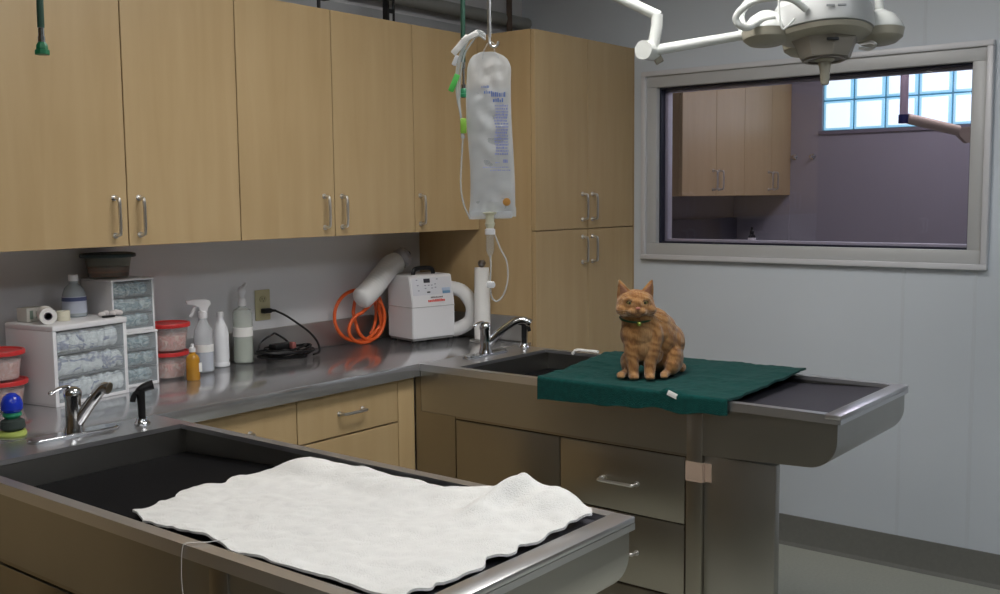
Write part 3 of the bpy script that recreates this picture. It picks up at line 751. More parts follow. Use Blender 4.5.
# tape rolls, bottle, bits on the large box
top = WZ+.2425
t = thing('tape_roll', 'large white tape roll on the left of the large drawer box', 'tape roll', (-2.655, -.225, top+.0245), R(-22))
b = BM(); lathe(b, [(.011, -.04), (.0245, -.04), (.0245, .04), (.011, .04), (.011, -.04)], n=30, T=Matrix.Rotation(PI/2, 4, 'X')); obj('tape', b, M_paper, t)
b = BM(); lathe(b, [(.0095, -.041), (.0115, -.041), (.0115, .041), (.0095, .041), (.0095, -.041)], n=24, T=Matrix.Rotation(PI/2, 4, 'X')); obj('core', b, mat('dark core', (.10, .09, .12), .6), t)
t = thing('carton', 'small pale carton behind the large white tape roll', 'carton', (-2.648, -.130, top+.0005), R(12))
b = BM(); bx(b, -.04, .03, -.022, .022, 0, .042, .001); obj('box', b, mat('pale card', (.55, .54, .50), .7), t)
b = BM(); bx(b, -.030, -.018, -.0228, -.0221, .008, .034); bx(b, -.008, .004, -.0228, -.0221, .01, .03); obj('print', b, mat('green grey print', (.20, .26, .22), .7), t)
t = thing('tape_roll', 'small cream tape roll between the large tape roll and the squat bottle', 'tape roll', (-2.592, -.205, top+.0005))
b = BM(); lathe(b, [(.009, 0), (.0195, 0), (.0195, .014), (.009, .014), (.009, 0)], n=26); lathe(b, [(.009, .0145), (.0195, .0145), (.0195, .030), (.009, .030), (.009, .0145)], n=26)
obj('tape', b, mat('cream tape', (.68, .65, .52), .7), t)
b = BM(); lathe(b, [(.0075, 0), (.0088, 0), (.0088, .030), (.0075, .030), (.0075, 0)], n=20); obj('core', b, M_paper, t)
t = thing('squat_bottle', 'white capped bottle with a blue label standing on the large drawer box', 'bottle', (-2.510, -.125, top+.0005))
b = BM(); lathe(b, [(0, 0), (.034, 0), (.037, .004), (.035, .070), (.028, .090), (.013, .104), (.013, .112), (0, .112)], n=30); obj('bottle_body', b, clear('pale bottle', (.8, .85, .88), .25, .7, (.52, .58, .62)), t)
b = BM(); lathe(b, [(.0375, .012), (.0362, .064)], n=30); obj('label', b, mat('bluish label', (.50, .54, .64), .5), t)
b = BM(); lathe(b, [(.0377, .050), (.0368, .062)], n=30); obj('label_band', b, mat('navy band', (.08, .10, .22), .5), t)
b = BM(); lathe(b, [(0, .112), (.015, .112), (.0145, .130), (.013, .132), (0, .132)], n=22); obj('cap', b, M_white, t)
b = BM()
for i in range(5): ell(b, (-2.475+.016*i, -.222+.004*math.sin(i*2), top+.009+.003*(i % 2)), (.014, .010, .009), Matrix.Rotation(i, 4, 'Z'), 2)
obj('gauze_scraps', b, mat('crumpled gauze', (.62, .58, .58), .9), label='crumpled gauze scraps at the right end of the large drawer box top', cat='gauze', stuff=True)
b = BM(); bx(b, -2.485, -2.445, -.250, -.236, top+.0005, top+.006, .002); obj('black_clip', b, M_blackpl, label='small black clip lying in front of the gauze scraps', cat='clip')

def tub(x, y, z, s, label, cont, hh=.088):
    t = thing('food_tub', label, 'tub', (x, y, z), 0, 'red lid tubs on the worktop')
    b = BM(); lathe(b, [(0, 0), (.052*s, 0), (.056*s, .004), (.0665*s, hh-.012), (.068*s, hh-.010), (.0655*s, hh-.010), (.054*s, .006), (0, .004)], n=40); obj('tub_body', b, clear('tub plastic', (.95, .93, .92), .15, .22, (.8, .75, .74)), t)
    b = BM(); lathe(b, [(0, .005), (.0535*s, .006), (.0615*s, .056), (.045*s, .062), (.02*s, .058), (0, .060)], n=36); 
    for v in b.verts: 
        if v.co.z > .03: v.co.z += noise.noise(v.co*60)*.010
    obj('contents', b, cont, t, stuff=True)
    b = BM(); lathe(b, [(.067*s, hh-.014), (.0735*s, hh-.013), (.0745*s, hh-.004), (.0725*s, hh), (.067*s, hh), (.064*s, hh-.004), (0, hh-.004)], n=44); obj('lid', b, M_red, t)
    return t
C_pk = contents('pinkish kibble', [(.74, .62, .58), (.62, .30, .28), (.78, .68, .64)], (40, 40, 40))
tub(-2.790, -.190, WZ, 1.05, 'red lid tub at the left edge of the photo, lower of its pair', C_pk)
tub(-2.796, -.192, WZ+.0885, 1.05, 'red lid tub at the left edge of the photo, upper of its pair', C_pk)
tub(-2.178, -.118, WZ, .98, 'red lid tub beside the small drawer boxes, lower of its pair', C_pk, .092)
tub(-2.172, -.116, WZ+.0925, 1.02, 'red lid tub beside the small drawer boxes, upper of its pair', C_pk, .096)

t = thing('dish_brush', 'soap dispensing scrubber with a blue dome and green base at the left', 'scrubber', (-2.938, -.560, WZ))
b = BM(); lathe(b, [(0, .062), (.020, .062), (.0265, .070), (.027, .086), (.021, .102), (.010, .111), (0, .113)], n=26); obj('dome', b, mat('royal blue plastic', (.01, .035, .45), .2), t)
b = BM(); lathe(b, [(0, .046), (.017, .046), (.024, .054), (.0225, .062), (0, .062)], n=26); obj('collar', b, mat('green collar', (.02, .22, .12), .35), t)
b = BM(); lathe(b, [(0, .014), (.022, .014), (.031, .022), (.029, .040), (.018, .046), (0, .046)], n=26); obj('brush_body', b, mat('dark bristles', (.035, .05, .045), .8, bump=.8, bump_scale=300), t)
b = BM(); lathe(b, [(0, 0), (.034, 0), (.037, .005), (.033, .013), (.02, .0145), (0, .0145)], n=26, rmod=lambda a, z: 1+.12*math.sin(3*a)); obj('foot', b, mat('lime sponge', (.42, .50, .12), .8), t)

# bottles
t = thing('orange_bottle', 'small bottle of orange liquid with a white cap on the worktop', 'bottle', (-2.160, -.236, WZ), R(10))
b = BM(); lathe(b, [(0, 0), (.0205, 0), (.0225, .003), (.0225, .072), (.019, .082), (.010, .090), (.010, .096), (0, .096)], n=26); obj('bottle_body', b, mat('orange liquid', (.62, .30, .03), .25, trans=.25), t)
b = BM(); lathe(b, [(0, .096), (.011, .096), (.011, .110), (.006, .112), (.0055, .122), (0, .124)], n=20); obj('cap', b, M_white, t)
b = BM(); bx(b, .006, .0205, -.0216, -.0100, .028, .058, .001); obj('label', b, M_paper, t)
t = thing('spray_bottle', 'clear spray bottle with a white trigger head beside the red lid tubs', 'spray bottle', (-2.030, -.118, WZ), R(-28))
b = BM(); lathe(b, [(0, 0), (.031, 0), (.034, .004), (.034, .125), (.030, .150), (.016, .178), (.0135, .185), (.0135, .192), (0, .192)], n=30); obj('bottle_body', b, M_frost, t)
b = BM(); lathe(b, [(0, .004), (.0325, .006), (.0325, .070), (0, .070)], n=30); obj('liquid', b, mat('bluish liquid', (.58, .63, .74), .15, trans=.3), t)
b = BM(); lathe(b, [(.0345, .072), (.0345, .098)], n=30); obj('label', b, M_paper, t)
b = BM(); lathe(b, [(0, .190), (.0165, .190), (.0165, .212), (.012, .216), (0, .216)], n=22)
prism(b, [(.014, .208), (.018, .228), (.028, .238), (.026, .250), (.010, .257), (-.046, .256), (-.054, .252), (-.054, .242), (-.026, .236), (-.010, .228), (-.008, .212)], 'y', -.0115, .0115)
obj('spray_head', b, M_white, t)
b = BM(); tube(b, spline([(-.022, 0, .236), (-.030, 0, .222), (-.036, 0, .206), (-.043, 0, .196)], 6), .0042, 8, flat=1.5); obj('trigger', b, M_white, t)
t = thing('white_bottle', 'plain white narrow necked bottle between two clear bottles', 'bottle', (-1.925, -.075, WZ))
b = BM(); lathe(b, [(0, 0), (.026, 0), (.029, .004), (.029, .012), (.026, .018), (.0285, .030), (.0285, .118), (.024, .140), (.013, .165), (.010, .172), (.0095, .180), (0, .180)], n=30); obj('bottle_body', b, mat('white bottle plastic', (.76, .77, .80), .35), t)
b = BM(); lathe(b, [(0, .180), (.0125, .180), (.0125, .196), (.011, .200), (0, .200)], n=20); obj('cap', b, M_white, t)
t = thing('squeeze_bottle', 'tall clear bottle with a white nozzle next to the wall outlet', 'bottle', (-1.822, -.070, WZ))
b = BM(); lathe(b, [(0, 0), (.033, 0), (.036, .004), (.036, .185), (.032, .198), (.014, .208), (.0125, .214), (0, .214)], n=30); obj('bottle_body', b, clear('greenish plastic', (.90, .93, .90), .2, .35, (.68, .71, .67)), t)
b = BM(); lathe(b, [(0, .004), (.0345, .006), (.0345, .100), (0, .100)], n=30); obj('liquid', b, mat('cloudy liquid', (.62, .66, .60), .2, trans=.3), t)
b = BM(); lathe(b, [(.0366, .100), (.0366, .134)], n=30); obj('label', b, M_paper, t)
b = BM(); lathe(b, [(0, .212), (.015, .212), (.0155, .226), (.013, .236), (.0085, .240), (.009, .250), (.0145, .262), (.015, .272), (.010, .282), (0, .285)], n=20); tube(b, [(.002, 0, .268), (.010, 0, .284), (.020, 0, .293)], .006, 10, rf=lambda q: .010-.005*q)
obj('nozzle', b, M_white, t)

# outlet, plug and cord
t = thing('wall_outlet', 'ivory double power outlet on the wall behind the bottles', 'outlet', (-1.674, 0, 1.050))
b = BM(); bx(b, -.036, .036, -.006, -.0005, 0, .118, .003); obj('cover_plate', b, M_outlet, t)
b = BM()
for z in (.036, .082): lathe(b, [(0, 0), (.0165, 0), (.0165, .0025), (0, .0025)], n=24, T=Matrix.Translation((0, -.0062, z)) @ Matrix.Rotation(PI/2, 4, 'X'), sy=.82)
obj('sockets', b, mat('ivory socket', (.42, .38, .22), .4), t)
b = BM()
for dx in (-.006, .006): bx(b, dx-.001, dx+.001, -.0094, -.0088, .080, .088)
lathe(b, [(0, 0), (.002, 0), (.002, .0005), (0, .0005)], n=10, T=Matrix.Translation((0, -.0089, .075)) @ Matrix.Rotation(PI/2, 4, 'X'))
obj('slots', b, M_dark, t)
t = thing('power_cord', 'black power cord plugged into the outlet and coiled on the worktop', 'power cord', (-1.66, -.12, WZ))
b = BM(); bx(b, -1.690, -1.652, -.034, -.0095, 1.078, 1.097, .004); cyl(b, (-1.655, -.024, 1.088), (-1.632, -.030, 1.085), .007, 12, .0045); obj('plug', b, M_blackpl, t, world=True)
pts = [(-1.634, -.030, 1.085), (-1.605, -.055, 1.065), (-1.575, -.085, 1.035), (-1.540, -.110, 1.000), (-1.515, -.125, .965), (-1.508, -.135, .935), (-1.520, -.145, .918), (-1.56, -.16, .916)]
b = BM(); tube(b, spline(pts, 8), .0042, 10)
rr = random.Random(3)
cx_, cy_ = -1.675, -.135
for k in range(10):
    rx, ry = rr.uniform(.07, .125), rr.uniform(.038, .075); ph = rr.uniform(0, 6.28); ox, oy = rr.uniform(-.02, .02), rr.uniform(-.01, .008)
    loop = []
    for i in range(27):
        a = ph+2*PI*i/24
        loop.append((cx_+ox+rx*math.cos(a), min(-.018, cy_+oy+ry*math.sin(a)), WZ+.006+.0036*k+.005*math.sin(a*2+k)+.004))
    tube(b, spline(loop, 3), .0042, 8)
loop = [(cx_-.06+.10*i/12*1.5, -.045+.01*math.sin(i), WZ+.035+.055*math.sin(PI*i/12)) for i in range(13)]
tube(b, spline(loop, 4), .0040, 8)
obj('cable', b, M_blackpl, t, world=True)
b = BM(); bx(b, -1.735, -1.640, -.150, -.105, WZ+.0405, WZ+.062, .006); obj('adapter_block', b, M_blackpl, t, world=True)
b = BM(); bx(b, -1.672, -1.655, -.172, -.150, WZ+.042, WZ+.066, .003); obj('cable_tag', b, mat('reddish tag', (.35, .12, .11), .6), t, world=True)
b = BM(); bx(b, -1.672, -1.656, -.178, -.158, WZ+.026, WZ+.038, .003); obj('cable_label', b, M_paper, t, world=True)

# orange hose coil
t = thing('orange_hose', 'coiled bright orange hose between the wall and the warming unit', 'hose', (-1.24, -.07, WZ))
b = BM()
def arc(c, rx, rz_, a0, a1, y0, y1, n=22):
    return [(c[0]+rx*math.cos(a0+(a1-a0)*i/n), y0+(y1-y0)*i/n, c[1]+rz_*math.sin(a0+(a1-a0)*i/n)) for i in range(n+1)]
pts = arc((-1.220, 1.028), .130, .106, R(75), R(400), -.042, -.075)+arc((-1.215, .985), .105, .068, R(20), R(-250), -.075, -.115)[2:]+arc((-1.185, 1.01), .075, .085, R(100), R(-160), -.11, -.085)[2:]+arc((-1.175, 1.03), .070, .105, R(200), R(-60), -.055, -.042)[2:]
tube(b, spline(pts, 3), .0072, 12); obj('hose_coil', b, M_orange, t, world=True)
b = BM(); cyl(b, (-1.160, -.058, .929), (-1.125, -.062, .927), .0105, 14); obj('hose_end', b, mat('dark red fitting', (.20, .02, .015), .5), t, world=True)

# warming unit
t = thing('warming_unit', 'white warm air blower box with a control panel and two white hoses', 'warming unit', (-.992, -.275, WZ), R(-11.5))
w2, dd, hh = .110, .180, .281
b = BM(); prism(b, [(0, .018), (0, .165), (.022, .277), (.030, hh), (dd-.004, hh), (dd, hh-.006), (dd, .018)], 'x', -w2, w2)
bmesh.ops.bevel(b, geom=b.edges[:], offset=.003, segments=2, affect='EDGES'); obj('casing', b, M_white, t, ang=25)
b = BM(); bx(b, -w2-.002, w2+.002, -.0025, dd+.002, .148, .1505, .0008); obj('seam', b, mat('grey seam', (.42, .42, .42), .5), t)
b = BM(); bx(b, -w2+.006, w2-.006, .006, dd-.006, .008, .0175, .002); obj('base_tray', b, mat('grey base', (.25, .25, .25), .5), t)
for x in (-.095, .095):
    for y in (.014, dd-.016):
        b = BM(); lathe(b, [(0, 0), (.014, 0), (.012, .008), (0, .008)], (x, y, 0), 14); obj('rubber_foot', b, M_blackpl, t)
def onpanel(z): return .022*(z-.165)/.122
def pbox(x0, x1, z0, z1, m, nm, out=.0012, lab=None):
    b = BM(); v = bx(b, x0, x1, -out, .0004, z0, z1, min(.0006, out/2))
    for q in b.verts: q.co.y += onpanel(q.co.z)-.0002 if q.co.z > .165 else 0
    return obj(nm, b, m, t, label=lab)
b = BM()
for q in bx(b, -.100, .100, -.0006, .0004, .198, .270, .0003): pass
for q in b.verts: q.co.y += onpanel(q.co.z)
obj('control_panel', b, mat('pale panel', (.68, .69, .74), .35), t)
pbox(-.040, -.008, .249, .266, M_dark, 'display', .002)
pbox(-.028, -.012, .2065, .2125, M_dark, 'button', .002)
for (x, z) in ((-.075, .262), (-.072, .240), (-.070, .218), (-.034, .238), (-.016, .238), (.0, .238), (.018, .242), (.018, .228), (-.034, .226), (.0, .226), (.030, .262)):
    pbox(x-.004, x+.004, z-.002, z+.002, mat('grey key', (.30, .31, .38), .4), 'key', .0018)
pbox(.052, .092, .200, .2115, mat('blue sticker', (.16, .32, .50), .4), 'sticker', .0016)
pbox(.050, .092, .2118, .224, mat('light blue sticker', (.45, .55, .72), .4), 'sticker', .0016)
b = BM(); rr = random.Random(5); x = -.012
while x < .048:
    q = rr.uniform(.003, .006); bx(b, x, x+q, -.0008, .0002, .184, .184+rr.uniform(.004, .006)); x += q+.0018
for v in b.verts: v.co.y += .0

for v in b.verts: v.co.y += onpanel(v.co.z)
obj('dark_print', b, mat('grey black print', (.14, .12, .12), .5), t)
b = BM(); x = -.028
while x < .060:
    q = rr.uniform(.004, .007); bx(b, x, x+q, -.0012, .0002, .168, .168+rr.uniform(.008, .011)); x += q+.0018

for v in b.verts: v.co.y += onpanel(v.co.z)
obj('red_print', b, M_redp, t)
b = BM(); tube(b, spline([(-.055, .07, .279), (-.052, .07, .293), (-.040, .072, .305), (.0, .073, .308), (.036, .072, .305), (.048, .07, .293), (.050, .07, .279)], 6), .0075, 10, flat=1.3); obj('carry_handle', b, M_blackpl, t)
def corrugated(pts, r, nm='air_hose'):
    P = spline(pts, 16); b = BM(); n_ = len(P)
    tube(b, P, r, 24, rf=lambda q: r*(1+.012*math.sin(q*n_*1.9))*(1 if q < .78 or r < .035 else math.sqrt(max(.02, 1-((q-.78)/.22)**2))))
    return obj(nm, b, M_duct, t, world=True, ang=80)
corrugated([(-1.02, -.085, 1.238), (-1.06, -.090, 1.228), (-1.12, -.105, 1.195), (-1.19, -.118, 1.150), (-1.235, -.122, 1.122), (-1.262, -.123, 1.106), (-1.280, -.123, 1.096)], .046)
b = BM(); Tm = Matrix.Translation((-.985, -.095, 1.262)) @ Matrix.Rotation(R(35), 4, 'Y') @ Matrix.Rotation(R(50), 4, 'X') @ Matrix.Rotation(R(0), 4, 'X')
lathe(b, [(0, -.035), (.040, -.035), (.043, -.02), (.042, .012), (.030, .026), (.012, .030), (0, .030)], n=28, T=Tm)
lathe(b, [(0, .028), (.011, .028), (.011, .034), (0, .034)], n=16, T=Tm); obj('hose_cap', b, mat('grey hose cap', (.38, .38, .42), .4), t, world=True)
b = BM(); lathe(b, [(0, .0345), (.006, .0345), (.006, .036), (0, .036)], n=14, T=Tm); obj('hose_cap_plug', b, M_dark, t, world=True)
b = BM(); tube(b, [(-1.01, -.095, 1.22), (-1.005, -.092, 1.245)], .03, 16); obj('hose_rest', b, mat('grey socket', (.40, .40, .42), .5), t, world=True)
corrugated([(-.895, -.225, 1.125), (-.868, -.262, 1.128), (-.844, -.308, 1.112), (-.832, -.345, 1.065), (-.831, -.352, 1.020), (-.838, -.335, .978), (-.862, -.285, .950), (-.880, -.250, .950)], .030)

# paper towel holder
t = thing('paper_towel_holder', 'slim white paper roll upright on a steel holder beside the warming unit', 'paper towel holder', (-.866, -.435, WZ))
b = BM(); lathe(b, [(0, 0), (.054, 0), (.056, .003), (.052, .007), (.008, .010), (0, .010)], n=36); obj('base', b, M_satin, t)
b = BM(); cyl(b, (0, 0, .009), (0, 0, .318), .006, 14); obj('post', b, M_satin, t)
b = BM(); lathe(b, [(0, .313), (.009, .313), (.016, .322), (.017, .332), (.011, .341), (0, .343)], n=20); obj('knob', b, mat('dark pewter', (.25, .23, .22), .3, 1), t)
b = BM(); lathe(b, [(.018, .0102), (.034, .0102), (.0345, .15), (.030, .3105), (.018, .3105), (.018, .0102)], n=34); obj('paper_roll', b, M_paper, t)

# ------------------------------------------------------------------ faucets and hand sprayers
def faucet(x, y, label, rz, spout, grp='faucets on the two steel tables'):
    t = thing('faucet', label, 'faucet', (x, y, WZ), rz, grp)
    b = BM(); prof = [(math.cos(a)*.026+(.098 if math.cos(a) > 0 else -.098), math.sin(a)*.024) for a in [R(q) for q in range(-90, 270, 15)]]
    prism(b, prof, 'z', .0003, .010); bmesh.ops.bevel(b, geom=[e for e in b.edges if abs(e.verts[0].co.z-.010) < 1e-5 and abs(e.verts[1].co.z-.010) < 1e-5], offset=.004, segments=3, affect='EDGES'); obj('base_plate', b, M_chrome, t)
    b = BM(); lathe(b, [(0, .010), (.026, .010), (.024, .018), (.0205, .03), (.0195, .095), (.022, .104), (.023, .112), (.019, .122), (.010, .128), (0, .129)], n=28); obj('body', b, M_chrome, t)
    b = BM(); tube(b, spline(spout, 8), .0105, 16, rf=lambda q: .0155-.003*q+(.003 if q > .9 else 0)); obj('spout', b, M_chrome, t)
    b = BM(); tube(b, spline([(0, 0, .122), (-.012, .004, .130), (-.034, .010, .126), (-.048, .014, .118)], 6), .0055, 10, flat=.7); ell(b, (-.050, .0145, .117), (.008, .006, .006), None, 2); obj('lever', b, M_chrome, t)
faucet(-2.842, -.690, 'chrome faucet on the foreground steel table', 0, [(.008, -.006, .035), (.020, -.035, .075), (.034, -.070, .118), (.040, -.086, .130), (.046, -.098, .127)])
faucet(-1.170, -.700, 'chrome faucet on the far steel table behind the green towel', 0, [(.008, -.006, .045), (.030, -.040, .085), (.062, -.090, .128), (.082, -.118, .136), (.100, -.142, .124)])
def sprayer(x, y, label, lean, rz=0):
    t = thing('hand_sprayer', label, 'sprayer', (x, y, WZ), rz, 'black hand sprayers')
    b = BM(); lathe(b, [(0, .0003), (.021, .0003), (.022, .006), (.016, .012), (.0145, .020), (0, .020)], n=24); obj('mount', b, M_chrome, t)
    b = BM(); tube(b, spline([(0, 0, .016), (0, 0, .05), (-.001, 0, .085), (.000, 0, .100)], 6), .0115, 16, rf=lambda q: .0095+.0028*q); obj('grip', b, M_blackpl, t)
    b = BM(); tube(b, spline([(-.010, 0, .086), (.002, 0, .098), (.018, -.002, .105), (.032, -.004, .108)], 6), .0115, 16, rf=lambda q: .010+.0035*q); 
    tube(b, spline([(-.006, 0, .094), (-.018, 0, .082), (-.023, 0, .066)], 5), .0048, 10, flat=1.6); obj('spray_head', b, M_blackpl, t)
sprayer(-2.665, -.722, 'black hand sprayer on the foreground steel table', 0, R(-20))
sprayer(-.925, -.700, 'black hand sprayer on the far steel table', 0, R(150))

# ------------------------------------------------------------------ towels
def terry(name, c1, scale=350, strength=.9):
    M = mat(name, c1, .95, spec=.15, noise_amt=.09, noise_scale=40, bump=strength, bump_scale=scale, sheen=.08)
    return M
M_tw = terry('white terry cloth', (.73, .725, .705))
M_tg = mat('dark green terry cloth', (.0035, .056, .050), .95, spec=.12, noise_amt=.45, noise_scale=55, bump=1, bump_scale=260, sheen=.08)
def cloth(fn, nu, nv, th, nm, m, **kw):
    bm = BM(); G = [[bm.verts.new(fn(i/nu, j/nv)) for j in range(nv+1)] for i in range(nu+1)]
    for i in range(nu):
        for j in range(nv): bm.faces.new((G[i][j], G[i+1][j], G[i+1][j+1], G[i][j+1]))
    bm.normal_update()
    N_ = {v: v.normal.copy() for v in bm.verts}
    sgn = 1 if sum(n.z for n in N_.values()) > 0 else -1
    B = [[bm.verts.new(G[i][j].co-N_[G[i][j]]*sgn*th) for j in range(nv+1)] for i in range(nu+1)]
    for i in range(nu):
        for j in range(nv): bm.faces.new((B[i][j], B[i][j+1], B[i+1][j+1], B[i+1][j]))
    for i in range(nu):
        bm.faces.new((G[i][0], B[i][0], B[i+1][0], G[i+1][0])); bm.faces.new((G[i][nv], G[i+1][nv], B[i+1][nv], B[i][nv]))
    for j in range(nv):
        bm.faces.new((G[0][j], G[0][j+1], B[0][j+1], B[0][j])); bm.faces.new((G[nu][j], B[nu][j], B[nu][j+1], G[nu][j+1]))
    return obj(nm, bm, m, ang=75, **kw)
def sm(a, b_, x):
    q = min(1, max(0, (x-a)/(b_-a))); return q*q*(3-2*q)
def wavy(seed, q, amp, f=5):
    return amp*noise.noise(Vector((q*f, seed, 0)))
def white_fn(u, v):       # u along the table (0 = near the sink), v across (0 = near side, 1 = far side)
    yl = -1.290+.035*sm(.15, .5, v)-.11*sm(.78, 1, v)+wavy(3, v, .028, 9)+.013*abs(math.sin(v*11))-.09*sm(.10, 0, v)
    yr = -2.149+wavy(8, v, .020, 11)+.006*math.sin(v*46)
    y = yl+(yr-yl)*u
    xn = -3.088-.054*sm(0, .6, u)+wavy(5, u, .008, 14)
    xf = -2.620+.006*math.sin(u*8)+.026*sm(.5, .78, u)-.030*sm(.93, 1, u)
    xx = xn+(xf-xn)*v
    x = xx
    base = MATZ(y, T1)+.014
    z = base
    rimz = .903+.018*sm(.45, .75, u)
    z = max(z, base+(rimz-base)*sm(.80, .955, v))
    z = z+(max(z, .915)-z)*sm(.10, .0, v)*sm(.05, .35, u)*.55
    z += .0055*noise.noise(Vector((x*9, y*9, 1)))+.0035*noise.noise(Vector((x*24, y*18, 4)))+.0035
    # standing fold near the free end, far side
    fy = (u-.80)/.055; fx = sm(.62, .93, v)
    ridge = math.exp(-((u-.775-.10*(1-v))/.040)**2)+.55*math.exp(-((u-.885+.10*(1-v))/.045)**2)
    z += .030*ridge*sm(.60, .86, v)+.012*math.exp(-((u-.81)/.075)**2)*sm(.55, .9, v)-.016*math.exp(-((u-.835)/.03)**2-((v-.82)/.07)**2)
    z += .006*math.exp(-((u-.93)/.04)**2)*sm(.2, .5, v)*abs(math.sin(v*9))
    z += .0022*math.sin(26*(u+.35*v)+3*noise.noise(Vector((u*4, v*4, 7))))*sm(.05, .3, u)*(.4+.6*noise.noise(Vector((u*3, v*3, 2))))
    z += .0060*abs(noise.noise(Vector((x*11+y*17, x*22-y*6, 12))))
    z = max(z, MATZ(y, T1)+.012)
    if y < T1[2]+.05: z = max(z, .905+.010)
    return (x, y, z)
cloth(white_fn, 130, 100, .0045, 'white_towel', M_tw, label='crumpled white terry towel spread over the foreground steel table', cat='towel')
def green_fn(u, v):       # u along the table, v across: v<.14 hangs over the near edge
    yl = -1.175+.075*sm(.1, 1, v); yr = -1.862+.012*sm(.1, 1, v)
    y = yl+(yr-yl)*u+wavy(2, u*3+v, .004, 3)
    hang = .068-.030*u+wavy(6, u, .010, 7)
    xe = T2[0]-.013; z0 = .9215
    nh = .16
    rr_ = .010
    if v < nh:
        s_ = (nh-v)/nh*(hang+rr_*PI/2)
        if s_ < rr_*PI/2:
            a = s_/rr_; x = xe+rr_-rr_*math.sin(a)-.004; z = z0-rr_*(1-math.cos(a))
        else:
            x = xe-.004; z = z0-rr_-(s_-rr_*PI/2)
        x += wavy(9, u, .005, 8)*(nh-v)/nh-.002
        z += .010*math.exp(-((u-.70)/.02)**2)*sm(.0, nh, v)
        return (min(x, T2[0]-.0125), y, z)
    q = (v-nh)/(1-nh)
    x = xe+rr_-.004+(T2[1]+.006+.016*u-(xe+rr_-.004))*q
    z = z0+.006*sm(.3, 1, q)+.006*noise.noise(Vector((x*13, y*9, 3)))*sm(0, .1, q)+.0026*noise.noise(Vector((x*40, y*40, 3)))*sm(0, .1, q)
    z += .012*math.exp(-((u-.70)/.02)**2)*sm(.12, 0, q)+.006*math.exp(-((u-.76)/.03)**2)*sm(.2, 0, q)
    z += .006*sm(.90, 1, u)*sm(.5, 1, q)+.0022*math.sin(u*31+4*noise.noise(Vector((q*3, u*3, 8))))*sm(0, .15, q)*sm(1, .9, q)*.6
    return (x, y, z)
gt = cloth(green_fn, 110, 90, .0075, 'green_towel', M_tg, label='dark green terry towel folded over the far steel table under the cat', cat='towel')
b = BM(); bx(b, -.022, .022, -.001, .001, -.008, .008, .0008)
for v in b.verts: v.co = Matrix.Translation((-1.482, -1.690, .914)) @ Matrix.Rotation(R(-70), 4, 'Z') @ Matrix.Rotation(R(25), 4, 'Y') @ v.co
me = mesh_of('care_label', b); me.materials.append(M_paper); o = bpy.data.objects.new('care_label', me); COL.objects.link(o); me.transform(Matrix.Translation(-gt.location)); o.parent = gt; o['label'] = 'white care label'
# white strap on the sink rim, loose thread
b = BM(); tube(b, spline([(-.912, -.925, .902), (-.906, -.932, .915), (-.902, -.945, .9195), (-.898, -.965, .9195), (-.897, -.985, .9185), (-.896, -1.010, .9195), (-.897, -1.035, .9185)], 6), .0075, 10, flat=.7)
obj('gauze_strip', b, M_paper, label='short white gauze strip lying on the far rim of the far table', cat='gauze strip')
b = BM(); tube(b, spline([(-3.120, -1.700, .914), (-3.150, -1.688, .9135), (-3.176, -1.662, .9135), (-3.1825, -1.655, .905), (-3.183, -1.650, .870), (-3.182, -1.648, .835), (-3.184, -1.656, .80), (-3.183, -1.654, .76), (-3.184, -1.655, .70)], 8), .0008, 6)
obj('loose_thread', b, M_paper, label='loose pale thread hanging over the near rim of the foreground table', cat='thread')

